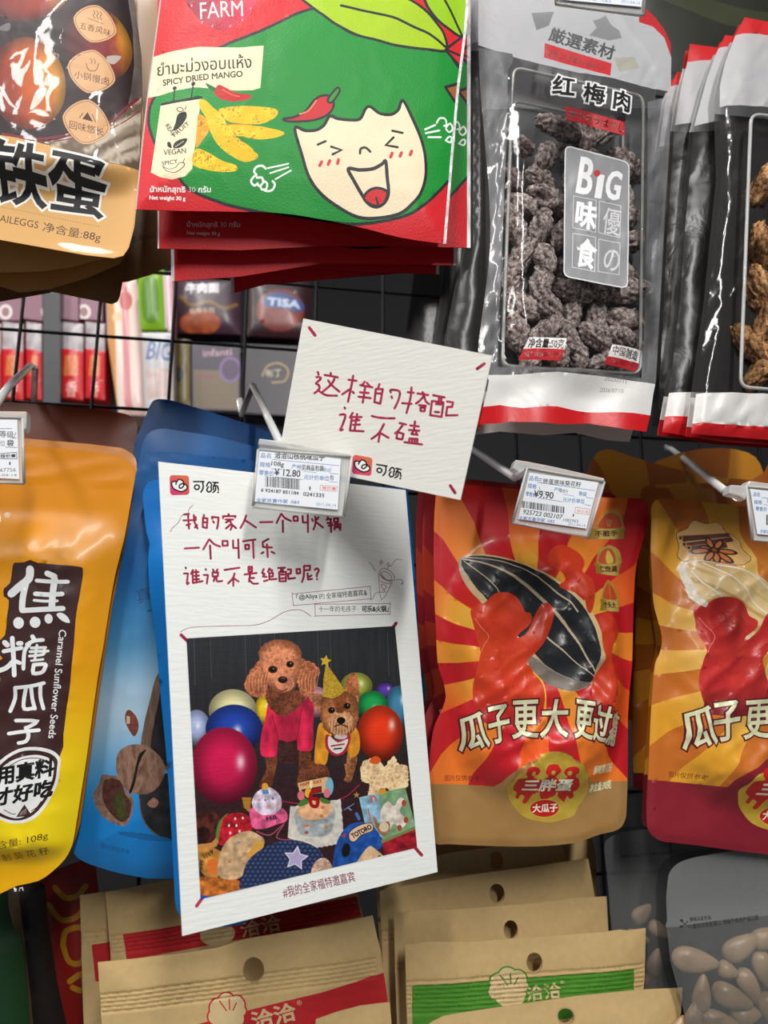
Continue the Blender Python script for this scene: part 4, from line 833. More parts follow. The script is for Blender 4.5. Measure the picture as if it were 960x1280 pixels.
pouch('caramel_seed_packet', 'dark brown packet with a rounded corner behind the caramel packets, below the grid', PX("-130,494 0,502 60,506 103,510 140,514")+smooth(PX("155,517 165,521 172,530 171,545 168,560 160,640 140,760"), 2, False)+PX("100,1000 -130,1050"), None, PO.back(.045), 'matte_pouch', step=14, T=.004, base='#7a300c', back='#5a240c', group='caramel seed packets at the left edge')
# ================================================================== blue walnut packets
PBn = cam_n(-.40, .10, .91)
PB = Plane(370, 800, .447, n=PBn)
def bl(top='#0f74c4', mid='#1484d6', y0=600, y1=1150):
    return lambda q: mixc(hexc(top), hexc(mid), sstep(y0, y1, q[:, 1]))
b1 = smooth(PX("192,600 183,606 178.5,618 180,640 183,665 187,680 185,700 188,750 195,800 200,862 207,935 212,1000 217.5,1100 220,1135 232,1150 262,1158 300,1156 335,1138 420,1112 500,1092 530,1080 541,1050 541,1000 530,860 515,680 510,620 498,610 400,604 300,602 230,600"), 2)
grp = 'blue walnut flavour packets behind the large card'
pouch('walnut_seed_packet', 'bright blue packet right behind the large white card, its edge showing down both sides', b1, Art().add([b1], bl()), PB, 'satin_pouch', step=9, height=hfun(.008, 40, .001, 60, 51, top=660, extra=zipr(612, 5, 7, .0004, 0)), base='#1278ca', back='#0c5a9a', group=grp)
b2 = PX("300,574 250,569 220,566")+smooth(PX("199,564 184,569 173,582 167.6,603 162.5,629 164,634 160,650 155,680 144,732 129,822 117.5,887 107.5,962 95,1020 90,1045 92,1066 105,1077 127,1085 152,1092 185,1098"), 2, False)+PX("215,1098 300,1090 400,1070 430,700 420,590")
zb = Z(90, 800, 4)
A = Art()
def b2c(q):
    t = q[:, 1]+.15*(q[:, 0]-150); c = mixc(hexc('#0d5c9e'), hexc('#3f86b8'), sstep(700, 800, t)); c = mixc(c, hexc('#a9c6da'), sstep(780, 880, t)); return mixc(c, hexc('#1180cc'), sstep(885, 1030, t))
A.add([b2], b2c)
tex = lambda c1, c2, sx=3, sy=3, sd=2: (lambda q: mixc(hexc(c1), hexc(c2), fbm(q[:, 0]/sx, q[:, 1]/sy, sd, 3)))
A.add([smooth(zb("435,140 405,200 380,300 350,430 345,560 470,640 600,640 600,60 480,80")[0], 3)], tex('#5e4636', '#8f745e', 2, 14)); A.add([smooth(zb("440,200 425,300 400,420 400,560 600,640 600,60 470,120")[0], 3)], tex('#161416', '#3a3438', 6, 12))
A.add([smooth(zb("330,740 335,850 370,920 430,970 500,985 600,980 600,640 470,650 360,700")[0], 3)], tex('#141414', '#37353a', 8, 10)); A.line(smooth(zb("332,780 338,850 372,918 430,966")[0], 4, False), 1.4, '#6a5a50'); A.add([ell(180, 1042, 34, 4, 8)], '#0f66a6')
wal = lambda q: mixc(hexc('#5c3c2e'), hexc('#b08a72'), ridge((q[:, 0]-175)/5, (q[:, 1]-958)/13, 3, 3)*.9)
A.add([smooth(zb("215,620 225,560 260,525 300,512 350,515 400,540 445,590 455,650 430,710 390,745 340,757 290,750 250,720 225,670")[0], 3)], wal); A.add([smooth(zb("365,535 330,560 315,610 300,680 280,745 292,750 312,690 325,620 345,570")[0], 3)], '#15100f')
A.add([smooth(zb("148,666 190,668 232,675 255,730 298,770 298,840 270,905 230,912 160,880 115,820 105,760 135,710")[0], 2)], tex('#5e4032', '#b39480', 3, 6)); A.add([smooth(zb("160,690 235,690 262,760 290,800 280,870 240,895 185,850 150,780")[0], 2)], tex('#2a100c', '#7a4434', 2.5, 2.5)); A.add([smooth(zb("205,770 250,750 265,880 215,860")[0], 3)], tex('#23240c', '#5c5c22', 2, 4))
A.add([smooth(zb("265,355 285,343 318,380 327,430 308,472 285,450 262,400")[0], 3)], tex('#5a2418', '#9a5a44', 2, 4)); A.add([zb("268,372 285,375 285,410 268,412")[0]], '#c8aa90'); A.add([smooth(zb("370,800 400,772 425,795 405,822 378,815")[0], 3)], tex('#7a4a3c', '#c89c88', 1.5, 1.5))
A.text('*图片仅供参考', (122.5, 1056), (160.5, 1066), 7, '#0b4f8c', lean=8); A.text('真', (172, 755), (190, 750), 18, '#1f4a78'); A.line(PX("183,764 196,760"), 2, '#1f4a78')
pouch('walnut_seed_packet', 'blue packet printed with walnuts, swung out left of the large white card', b2, A, PB.back(.016), 'matte_pouch', step=5, height=hfun(.008, 40, .0008, 70, 53, top=640, extra=zipr(590, 6, 7, .0004, -.2)), base='#1278ca', back='#0c5a9a', group=grp, dense=[(PX('112,880 225,830 225,1050 112,1050'), 1.6)])
for k, (o, lab, c) in enumerate([  # rear blues step darker, putting the stack's shade into the colour
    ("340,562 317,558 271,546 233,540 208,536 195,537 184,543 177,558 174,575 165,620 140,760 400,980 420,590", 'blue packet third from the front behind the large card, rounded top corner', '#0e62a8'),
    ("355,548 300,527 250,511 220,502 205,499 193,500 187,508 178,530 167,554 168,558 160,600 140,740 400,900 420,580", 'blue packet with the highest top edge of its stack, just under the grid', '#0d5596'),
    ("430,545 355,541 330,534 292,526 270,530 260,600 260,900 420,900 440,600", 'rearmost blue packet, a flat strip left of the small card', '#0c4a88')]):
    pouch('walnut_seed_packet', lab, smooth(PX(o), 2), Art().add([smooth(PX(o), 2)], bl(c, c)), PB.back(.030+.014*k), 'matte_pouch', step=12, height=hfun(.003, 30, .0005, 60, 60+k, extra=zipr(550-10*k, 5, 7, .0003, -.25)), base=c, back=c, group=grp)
# ================================================================== seed packets with sun rays
def rays_art(A, cx, cy, n, r0, r1, swirl, cols, phase=0.0, sq=1.0):
    """curved sun rays: sectors of alternating colour, each colour a function of distance"""
    for i in range(n):
        def edge(a, rev=False):
            o = []
            for k in range(9):
                r = r0+(r1-r0)*k/8; t = R(a+phase)+swirl*math.sin(math.pi*k/8)*.9
                o.append((cx+r*math.cos(t), cy+r*math.sin(t)*sq))
            return o[::-1] if rev else o
        a0 = 360/n*i; a1 = 360/n*(i+1); c = cols[i % len(cols)]
        A.add([edge(a0)+edge(a1, True)], c)
def radial(c0, c1, cx, cy, ra, rb):
    return lambda q: mixc(hexc(c0), hexc(c1), sstep(ra, rb, np.hypot(q[:, 0]-cx, q[:, 1]-cy)))
zr = Z(540, 640, 3.692); zs = Z(530, 850, 3.556); zt = Z(730, 630, 9.143)
CREAM = '#e6e7bd'; MAR = '#5c1420'
def slogan(A, L):
    for ch, p0, p1, h, ln in L: A.text(ch, p0, p1, h, MAR, bold=2.6, lean=ln)
    for ch, p0, p1, h, ln in L: A.text(ch, p0, p1, h, CREAM, bold=.75, lean=ln, m=.25)
def emblem(A, f, gold='#cda538'):
    T = lambda s: [f(a) for a in zs(s)[0]]
    A.add([smooth(T("362,500 352,470 372,440 388,405 425,385 450,362 475,325 515,308 560,308 605,325 632,355 662,365 690,400 705,440 720,480 705,525 680,560 662,600 610,620 560,630 500,625 440,605 400,565 375,530"), 3)], lambda q: mixc(hexc(gold), hexc('#e8cc5a'), fbm(q[:, 0]/14, q[:, 1]/10, 4, 3)), .75)
    FR = '#c4221f'
    for s in ("412,402 418,380 440,372 465,376 478,392 470,410 458,412 455,425 470,430 480,500 470,500 450,545 432,540 438,515 420,505 412,525 398,518 400,495 380,480 378,455 388,430 405,425 425,420", "500,400 508,372 530,362 555,366 568,392 560,405 548,420 560,430 570,500 545,520 520,530 500,505 490,440 515,418", "582,402 590,382 612,372 640,376 650,398 636,410 640,422 655,430 668,460 660,485 645,490 655,515 640,525 625,510 618,540 600,528 580,505 575,440 600,420"):
        A.add([smooth(T(s), 3)], FR)
    for x, y in ((450, 404), (535, 400), (607, 402)): p = f(zs(f"{x},{y}")[0][0]); A.add([ell(p[0], p[1], 2.6, 2.9)], '#d8ba50', .6)
    A.add([T("420,432 630,428 632,490 420,494")], FR)
    q = T("420,487 630,485 480,588 590,583"); A.text('三胖蛋', q[0], q[1], (q[0][1]-T("420,430")[0][1])*.98, '#eef0d8', bold=.6)
    e = f(zs("532,568")[0][0]); k = (q[1][0]-q[0][0])/59; A.add([ell(e[0], e[1], 19.5*k, 12.2*k)], '#e0c050', .6); A.add([ell(e[0], e[1], 18*k, 11*k)], '#c0201e'); A.text('大瓜子', q[2], q[3], 10.5*k, '#f0eed8', bold=.3)
def medal(A, arch, banner, txt, t0, t1, h, inner):
    a = zt(arch)[0]; A.add([smooth(a, 3)], lambda q: mixc(hexc('#b8923a'), hexc('#ecd878'), fbm(q[:, 0]/4, q[:, 1]/6, 2, 2)), .7)
    A.add([smooth(zt(inner)[0], 3)], '#c8502a'); A.add([zt(banner)[0]], lambda q: mixc(hexc('#a88a34'), hexc('#e2ce70'), sstep(.2, .8, np.sin(q[:, 0]/7)*.5+.5)), .7)
    A.text(txt, zt(t0)[0][0], zt(t1)[0][0], h, '#5a1812', bold=.3)
PR = Plane(665, 830, .445)
r1 = smooth(PX("546,612 549,606 560,605 600,607 700,617 765,622.5 796,623 806,627 810,636 809,650 804,673 798,695 794,715 792,750 791,786 790,830 788,850 785,892 784.5,962 783,1010 782,1022 777,1033 767,1039 749,1043 733,1049 716,1054 671,1058 614,1057.5 560,1055 543,1054 540,1030 537,1000 535.6,979 537,945 541,915 546,900 552.5,886 556.5,870 553,850 547,830 545,792 543,748 542,694 543,640"), 2)
def seed_red():
    A = Art(); A.add([r1], radial('#f2b23c', '#e0521e', 655, 800, 60, 170))
    cols = [radial('#f4b640', '#ea5a20', 655, 790, 75, 150), radial('#d8401e', '#c41c26', 655, 790, 40, 120), radial('#f0a034', '#f07a2a', 655, 790, 70, 170), '#cc2226']
    rays_art(A, 655, 810, 24, 8, 330, .35, cols, 5, 1.0)
    GM = lambda q: mixc(hexc('#a87c44'), hexc('#c49a62'), fbm(q[:, 0]/30, q[:, 1]/30, 4, 2))
    A.add([smooth(PX("530,980 560,980 590,981 614,981.6"), 2, False)+smooth(PX("622,975 628,966 640,955 660,946 681,942 705,946 720,956 728,968 732,976"), 3, False)+PX("784,976.5 800,977 800,1080 520,1080")], GM, .55)
    A.add([smooth(zr("120,250 132,210 180,198 250,203 340,232 450,280 550,338 640,408 700,478 730,560 742,650 718,740 690,792 640,818 580,824 500,792 430,732 400,690 200,440 145,345")[0], 3)], lambda q: mixc(hexc('#e6c890'), hexc('#8f8680'), sstep(600, 560, q[:, 0])+sstep(800, 850, q[:, 1])*.8))
    A.add([smooth(zr("132,225 200,203 300,225 420,270 540,345 630,420 680,490 710,570 720,660 705,740 688,785 600,768 500,718 430,650 215,418 160,310")[0], 3)], lambda q: mixc(hexc('#1d1f23'), hexc('#3c3e42'), fbm(q[:, 0]/12, q[:, 1]/12, 3, 3)))
    ST = '#dcc8a6'
    for s, a, b in (("138,218 220,240 300,285 400,352 500,440", 1, 4.2), ("500,440 590,545 650,635 705,735", 4.2, 1.2), ("150,210 250,225 350,262 450,315 540,385 590,425 628,468", .8, 2), ("142,225 200,285 272,382", .6, 1.6), ("488,582 560,642 620,692 702,757", 2.2, .8)): A.line(smooth(zr(s)[0], 4, False), a, ST, w2=b)
    A.line(smooth(zr("320,288 420,356 510,440 590,530 640,610")[0], 4, False), .5, '#5a4a3c')
    A.add([smooth(zr("402,692 425,668 500,722 600,772 688,788 640,816 565,820 480,782")[0], 3)], lambda q: mixc(hexc('#6f6760'), hexc('#a09384'), fbm(q[:, 0]/8, q[:, 1]/8, 2, 2)))
    fg = lambda q: mixc(mixc(hexc('#dc4a24'), hexc('#c8301e'), fbm(q[:, 0]/14, q[:, 1]/14, 6, 3)), hexc('#b01e26'), sstep(860, 910, q[:, 1]))
    for s in ("500,240 508,212 540,172 590,155 640,180 672,212 675,250 650,288 700,320 706,400 690,472 668,460 650,400 600,380 552,362 545,345 572,328 560,300 508,268", "720,500 760,472 800,490 832,540 825,580 790,620 790,700 812,770 800,870 690,880 700,770 738,690 735,600 728,540"): A.add([smooth(zr(s)[0], 3)], fg)
    A.add([smooth(zr("150,480 165,442 205,430 245,392 300,381 350,398 378,440 392,470 415,474 426,500 412,530 372,562 358,585 392,572 420,530 445,470 468,434 500,429 520,460 514,520 490,580 442,650 404,690 430,740 470,790 478,860 470,940 430,975 230,975 180,920 160,850 166,760 190,650 172,590")[0], 3)], fg)
    A.line(smooth(zr("162,500 190,540 226,580 205,620 180,680")[0], 4, False), .6, '#e89a70')
    medal(A, "128,285 118,255 140,245 135,215 158,205 160,170 185,165 200,115 228,112 255,72 285,82 305,58 335,78 365,68 382,102 412,112 415,150 440,165 432,205 446,230 436,260 440,285", "70,290 465,283 445,330 447,405 25,405 60,350", '不脏手', '118,376', '375,370', 7.2, "165,280 170,210 230,130 300,105 370,130 410,200 405,280")
    for k in range(4): A.line(smooth(zt(f"{262+k*8},262 {250+k*16},225 {258+k*18},180")[0], 3, False), .5, '#e8c060')
    medal(A, "130,690 122,650 140,600 145,545 190,500 235,488 275,472 330,492 375,520 405,570 412,620 395,695", "80,685 410,700 387,770 395,825 70,808 95,740", '仁饱满', '150,785', '365,782', 8, "160,680 165,600 210,530 280,510 330,560 345,680"); A.add([smooth(zt("262,530 300,580 325,640 310,680 250,680 240,600")[0], 3)], '#e8cc58', .5)
    medal(A, "105,1105 118,1040 130,1010 168,930 205,905 240,875 285,910 320,935 352,1010 358,1060 350,1110", "80,1105 380,1110 360,1170 367,1240 65,1240 95,1165", '个头大', '125,1205', '305,1200', 7.6, "130,1100 150,1010 200,940 240,915 285,950 325,1020 330,1105"); A.line(smooth(zt("240,930 235,1000 240,1100")[0], 3, False), 2, '#e87a30')
    slogan(A, [('瓜', (572.5, 938.5), (603, 929.5), 43, -9), ('子', (604, 928), (629, 922), 44, -6), ('更', (631, 920.5), (662, 919), 45, 0), ('大', (665, 919), (696, 918), 45, 4), ('更', (704, 918.5), (725, 921.5), 45, 5), ('过', (726.5, 921.5), (744.5, 926), 43, 8), ('瘾', (745.5, 927), (763, 933), 42, 12)])
    A.text('图片仅供参考', (555.5, 976), (596.5, 975.5), 7.4, '#6a1616'); A.text('原味葵花籽', (734, 966.5), (763.5, 964), 11.5, CREAM, bold=.25, lean=3); A.text('净含量:70克', (734, 990), (762.5, 985), 11, CREAM, bold=.2, lean=3)
    emblem(A, lambda p: p)
    return A
def bulge(cx, cy, rx, ry, T, amp, seed, sc=30):
    """content puff in the middle of the pouch with radiating creases, flat seals round it"""
    def f(x, y, d):
        u = (x-cx)/rx; v = (y-cy)/ry; r = (np.abs(u)**3+np.abs(v)**3)**(1/3.); m = 1-sstep(.72, 1.04, r)
        wx = x+22*fbm(x/60, y/60, seed+7, 2); w = ridge(wx/58, y/95, seed, 2)-.5
        an = .6*x+.8*y; bn = .8*x-.6*y; w2 = ridge(an/75+.6*fbm(x/45, y/45, seed+2, 2), bn/24, seed+4, 2)-.5; w3 = ridge(bn/90, an/34+.5*fbm(x/40, y/40, seed+6, 2), seed+8, 2)-.5
        e = (1-sstep(.7, 1.14, r)); return T*m+amp*(.9*w+.5*w2*sstep(.15, .6, r)+.5*w3)*e+.002*(fbm(x/120, y/160, seed, 2)-.5)*sstep(0, 12, d)+.0012*sstep(0, 10, d)
    return f
grp = 'red striped sunflower seed packets'
pouch('sunflower_seed_packet', 'red and orange rayed seed packet with a striped black seed, front one in the middle', r1, seed_red(), PR, 'satin_pouch', step=4, height=bulge(668, 838, 112, 165, .013, .0078, 71), base='#e0521e', back='#a03020', group=grp)
zy = Z(800, 590, 5.565); zw = Z(800, 830, 5.12)
y1 = smooth(PX("814,650 813.5,638 816,629 821,624.5 828,623 854,625 934,633 1000,642 1075,652"), 2, False)+PX("1085,700 1085,1080")+smooth(PX("1040,1078 960,1068 917,1063 878,1057.5 840,1053 825,1051 814,1043 809,1033 808,1010 809,986 811.7,928 814.6,869 818.5,830 823,820 827,805 826,788 818,761 815.5,740 815,725 813,690"), 2, False)
def seed_yellow():
    A = Art(); A.add([y1], '#dd9a2c')
    rays_art(A, 950, 800, 26, 8, 420, .35, [radial('#f0c878', '#dd9c2c', 950, 800, 60, 160), radial('#d88a34', '#c06a24', 950, 800, 40, 140)], 8)
    A.add([smooth(PX("800,974 830,976 865,979 897.6,981"), 2, False)+smooth(PX("902,972 912,962 925,955 940,944 960,938 985,944 1000,956 1010,975"), 3, False)+PX("1090,985 1090,1100 795,1100")], lambda q: mixc(hexc('#8a2230'), hexc('#a02c38'), fbm(q[:, 0]/30, q[:, 1]/30, 4, 2)), .5)
    bo = smooth(zy("245,440 270,415 320,395 345,355 372,338 410,348 455,362 515,350 560,372 580,418 625,450 652,495 638,550 660,620 640,650 582,672 500,640 400,625 300,625 252,590 262,520")[0], 4)
    A.add([bo], lambda q: mixc(hexc('#d8a860'), hexc('#e4c088'), fbm(q[:, 0]/20, q[:, 1]/20, 3, 2)), 0); A.line(bo, .8, '#6a2a18', closed=True)
    for s in ("285,445 600,428 606,456 290,488", "300,495 610,458 613,492 345,545", "300,520 560,495 560,540 330,548"): A.add([zy(s)[0]], tex('#44221c', '#7a4a3c', 10, 1.5)); A.line(zy(s)[0][:2], .6, '#c89468')
    for x, y in ((275, 460), (300, 505), (330, 530)): A.add([ell(800+x/5.565, 590+y/5.565, 3, 3.4)], '#c8945c'); A.add([ell(800+x/5.565, 590+y/5.565, 1.6, 2)], '#3c1c14')
    for a, l in ((-165, 84), (-105, 92), (-140, 0), (-48, 88), (15, 112), (55, 118), (92, 92), (130, 96), (178, 140)):
        if not l: continue
        c, s = math.cos(R(a)), math.sin(R(a)); X, Y = 800+(480+c*l*.6)/5.565, 590+(552+s*l*.6)/5.565
        A.add([ell(X, Y, l*.5/5.565, 4.3, a)], '#33211a'); A.add([ell(X, Y, l*.34/5.565, 2.4, a)], '#c8743e')
    A.add([ell(800+480/5.565, 590+552/5.565, 2.6, 2.6)], '#8a4a2c')
    sd = lambda q: mixc(mixc(hexc('#dcbc80'), hexc('#ead2a2'), fbm(q[:, 0]/6, q[:, 1]/6, 3, 2)), hexc('#b8904a'), sstep(.45, .8, vnoise((q[:, 1]-q[:, 0]*.62)/5.5, (q[:, 0]+q[:, 1])/120, 6))*.8)
    A.add([smooth(zy("253,690 262,652 300,630 400,623 520,663 700,742 900,865 1100,1050 1200,1250 1210,1400 1100,1460 900,1380 830,1310 350,950 285,800")[0], 3)], '#ded6c4'); A.add([smooth(zy("300,650 400,628 520,668 700,748 900,870 1080,1040 1180,1250 1180,1380 1080,1430 900,1360 830,1290 395,935 340,800")[0], 3)], sd)
    for s in ("400,640 480,700 560,760 640,860", "330,690 380,780 440,850 470,880", "470,660 640,720 800,840 900,930", "640,860 760,980 880,1080"): A.line(smooth(zy(s)[0], 4, False), 1.3, '#f2ead8')
    fg = lambda q: mixc(mixc(hexc('#cc3a30'), hexc('#b8242a'), fbm(q[:, 0]/12, q[:, 1]/12, 8, 3)), hexc('#7e2024'), sstep(850, 890, q[:, 1]))
    A.add([smooth(zy("300,975 320,945 345,940 375,952 395,915 440,892 500,885 560,895 615,930 640,960 662,1010 700,1030 722,1050 712,1090 680,1120 640,1150 622,1180 660,1165 720,1110 750,1060 775,1005 805,985 840,992 865,1020 870,1080 845,1170 790,1245 735,1310 762,1400 800,1480 805,1600 760,1680 400,1680 345,1600 318,1480 330,1340 352,1230 315,1130 308,1050")[0], 3)], fg)
    A.add([smooth(zy("825,720 850,690 890,640 940,640 960,700 950,780 900,840 880,830 890,780 850,770")[0], 3)], fg)
    A.line(smooth(zy("330,1020 370,1080 415,1150 385,1200 355,1260")[0], 4, False), .6, '#e8a090')
    slogan(A, [('瓜', (849, 936.5), (881, 927), 48, -9), ('子', (877, 925.5), (907.5, 920.5), 47, -5), ('更', (912, 921.5), (947, 919.5), 46, 0), ('大', (948, 921), (982, 918), 47, 4)])
    A.text('图片仅供参考', (835, 971), (874.5, 974), 7.4, '#5a1416')
    emblem(A, lambda p: (933+(p[0]-648)*1.12, 986+(p[1]-982)*1.12+(p[0]-648)*.07), '#d4a82c')
    return A
PY = Plane(900, 840, .455)
grp2 = 'golden striped sunflower seed packets'
pouch('sunflower_seed_packet', 'golden rayed seed packet with cinnamon and star anise picture at the right edge', y1, seed_yellow(), PY, 'satin_pouch', step=4, height=bulge(952, 838, 122, 175, .013, .0078, 77), base='#dd9a2c', back='#a86a1c', group=grp2, dense=[(PX('842,648 925,648 960,760 960,880 845,760'), 1.8)])
# packets behind the two front ones
def shift(P, dx, dy): return [(x+dx, y+dy) for x, y in P]
def rear_art(o, dx, dy, base, c2, dark, cx, yb, txt=True):
    A = Art(); A.add([o], base); rays_art(A, cx+dx, 800+dy, 22, 8, 420, .35, [c2, base], 12); A.add([PX(f"{cx-260+dx},{yb+dy} {cx+260+dx},{yb+dy} {cx+260+dx},1200 {cx-260+dx},1200")], dark, .4)
    if txt: slogan(A, [('瓜', (cx-90+dx, 938+dy), (cx-58+dx, 930+dy), 46, -9)])
    return A
for k, (dx, dy, lab) in enumerate([(-14, -8, 'red seed packet just behind the front red one, a character part at its left'), (-22, -4, 'dark red seed packet, rearmost of its stack, a sliver beside the large card')]):
    o = shift(r1, dx, dy); o = [(x-(24 if x > 700 else 0), min(y, 1035)) for x, y in o] if k == 0 else [(x-(60 if x > 700 else 0), min(y, 1000)) for x, y in o]
    pouch('sunflower_seed_packet', lab, o, rear_art(o, dx, dy, '#c83a1c', '#a81a20', '#8a5c30', 655, 976), PR.back(.022+.014*k), 'satin_pouch', step=12, height=hfun(.005, 40, .001, 60, 80+k), base='#b8301c', back='#8a2018', group=grp)
for k, (o, dx, dy, lab) in enumerate([
    (smooth(PX("812,650 806,620 812,611 830,610 908,612 1000,622 1085,630"), 2, False)+PX("1085,1060")+smooth(PX("900,1055 830,1040 808,1034 803,1022 804,980 807,930 811,869 815,830 820,805 814,761 811,700"), 2, False), -6, -8, 'golden seed packet directly behind the cinnamon one, its top edge and left edge showing'),
    (smooth(PX("800,640 802,612 820,606 900,604 1085,610"), 2, False)+PX("1085,1000 870,1000 792,985 790,900 795,760"), -22, -10, 'golden seed packet third in its stack, in shade between the red and golden packets'),
    (smooth(PX("728,620 736,585 744,569 752,563 764,562 776,566 800,574 860,590 940,600 960,580"), 2, False)+PX("960,900 760,900 740,760"), -90, -30, 'brown-orange seed packet whose slanted top rises right of the middle price tag'),
    (smooth(PX("770,640 800,590 850,566 900,560 935,566 950,580 960,610"), 2, False)+PX("1000,900 800,900"), -40, -40, 'deep brown seed packet rearmost in its stack, above the golden packets')]):
    pouch('sunflower_seed_packet', lab, o, rear_art(o, dx, dy, '#d08a26', '#b0601e', '#7a2028', 935, 976, k < 2), PY.back(.022+.015*k), 'satin_pouch', step=12, height=hfun(.005, 40, .001, 60, 90+k), base='#c07a22', back='#8a5018', group=grp2)
# ================================================================== kraft packets
PK = Plane(300, 1230, .40); PG = Plane(660, 1220, .43)
def fold(A, P, col): A.line(P, 1, col)
def kraft(name, lab, o, plane, art, hole=None, group=None, seed=1, ribs=None, T=.004):
    dn = None
    if ribs:
        (xa, ya), (xb, yb), n, dy = ribs; dn = [([(xa, ya-5), (xb, yb-5), (xb, yb+n*dy), (xa, ya+n*dy)], 2.0 if n > 4 else 2.6)]
    def ex(x, y, d):
        h = 0
        if ribs:
            (xa, ya), (xb, yb), n, dy = ribs; yl = ya+(yb-ya)*(x-xa)/(xb-xa)
            for i in range(n): h = h-.0011*np.exp(-((y-yl-i*dy)/1.1)**2)
        return h
    art = art or Art(); holes = None
    if hole: hx, hy, rx, ry = hole; holes = [ell(hx, hy, rx, ry, 0, 28)]
    rt = thing(name, lab, 'packet', plane.at([(np.mean([p[0] for p in o]), max(p[1] for p in o))])[0], group)
    art_mesh('front_panel', o, art, plane, 'kraft_paper', rt, hfun(T, 60, .0009, 70, seed, extra=ex), step=6, base='#bfa270', holes=holes, h0=.0003, dense=dn)
    b = art_mesh('back_panel', o, None, plane, 'kraft_paper', rt, lambda x, y, d: -T*(1-np.exp(-d/60))*sstep(min(p[1] for p in o)+60, min(p[1] for p in o)+160, y), step=14, base='#b4976a', holes=holes, h0=-.0003); b.data.flip_normals()
    return rt
def leafmark(A, cx, cy, r, col, fill):
    for a, rr in ((-100, .62), (-55, .6), (-145, .6), (175, .55), (-20, .4)):
        A.add([ell(cx+r*.75*math.cos(R(a)), cy+r*.75*math.sin(R(a)), r*rr, r*rr)], col)
    for a, rr in ((-100, .62), (-55, .6), (-145, .6), (175, .55), (-20, .4)):
        A.add([ell(cx+r*.75*math.cos(R(a)), cy+r*.75*math.sin(R(a)), r*rr-2, r*rr-2)], fill)
    A.add([ell(cx, cy+r*.2, r*.9, r*.75)], fill)
    for a, b, c in ((-115, .3, 1.0), (-80, .35, .95), (-50, .4, .85)):
        A.line([(cx+r*b*math.cos(R(a)), cy+r*b*math.sin(R(a))), (cx+r*c*math.cos(R(a-8)), cy+r*c*math.sin(R(a-8)))], 1.5, col)
KR = lambda q: mixc(hexc('#a81f24'), hexc('#c02a2c'), fbm(q[:, 0]/30, q[:, 1]/5, 3, 2)); KG = lambda q: mixc(hexc('#3f7a22'), hexc('#559030'), fbm(q[:, 0]/30, q[:, 1]/5, 3, 2)); BE = '#c9b083'
zk = Z(80, 1040, 2.286); zg = Z(460, 1020, 1.92)
gk = 'kraft packets with red stripes, bottom left'; gg = 'kraft packets with green stripes, bottom middle'
A = Art(); A.add([PX("195,1292 250,1276 317,1258 400,1238 480,1215.5 487,1252 492,1290 400,1305 330,1325 200,1360")], KR)
leafmark(A, 286, 1266, 21, '#b8242a', BE); A.text('洽洽', (318, 1284), (371, 1271), 22, BE, bold=.7); A.text('®', (371, 1254), (377, 1253), 6, BE)
kraft('kraft_packet', 'kraft paper packet with red stripe, round hang hole and white printed name, front left', zk("97,372 200,362 350,345 440,330 520,305 640,285 780,262 882,238 895,300 905,340 925,480 950,640 960,900 120,900 108,549")[0], PK, A, (317, 1211, 13.2, 15.6), gk, 3, ((122, 1244), (470, 1198), 5, 5.5))
A = Art(); A.add([PX("154,1167 300,1143 445,1120 452,1146 300,1172 159,1199")], KR); A.text('洽洽', (303, 1170), (352, 1160), 19, BE, bold=.5); A.add([ell(272, 1166, 22, 14, -8)], BE)
kraft('kraft_packet', 'kraft paper packet with red stripe half hidden under the bottom of the large white card', PX("132,1115 220,1098 330,1082 440,1068 448,1119 455,1150 470,1230 470,1400 150,1400 139,1205"), PK.back(.05), A, None, gk, 5, ((132, 1172), (455, 1122), 5, 5.2))
A = Art(); A.add([PX("115,1180 160,1172 160,1220 120,1226")], KR)
kraft('kraft_packet', 'brown kraft packet at the left end of the red striped ones, mostly in shade', PX("100,1119 160,1110 300,1090 400,1080 410,1400 110,1400 104,1260"), PK.back(.065), A, None, gk, 7, ((100, 1168), (300, 1140), 3, 6))
kraft('kraft_packet', 'kraft packet of which only the slanting top edge crosses the bottom of the picture', PX("395,1274 420,1265 450,1257 487,1252.5 489,1275 495,1400 380,1400"), PK.back(-.014), None, None, gk, 8)
A = Art(); A.add([PX("515,1232 600,1225.5 791,1210.5 792,1238 760,1262 515,1300")], KG); leafmark(A, 636, 1236, 22, '#45802a', BE); A.text('洽洽', (657, 1250), (700, 1245), 19, BE, bold=.5); A.text('®', (699, 1230), (704, 1229), 5, BE)
kraft('kraft_packet', 'kraft packet with green stripe and leafy emblem, second from the front of its stack', PX("506,1181 530,1177 590,1177 668,1171 752,1165 775,1162 784,1163 807,1160 806,1200 805,1232 800,1400 512,1400 508,1250"), PG, A, (667, 1202, 10, 12.2), gg, 11, ((508, 1228), (805, 1205), 8, 5.6))
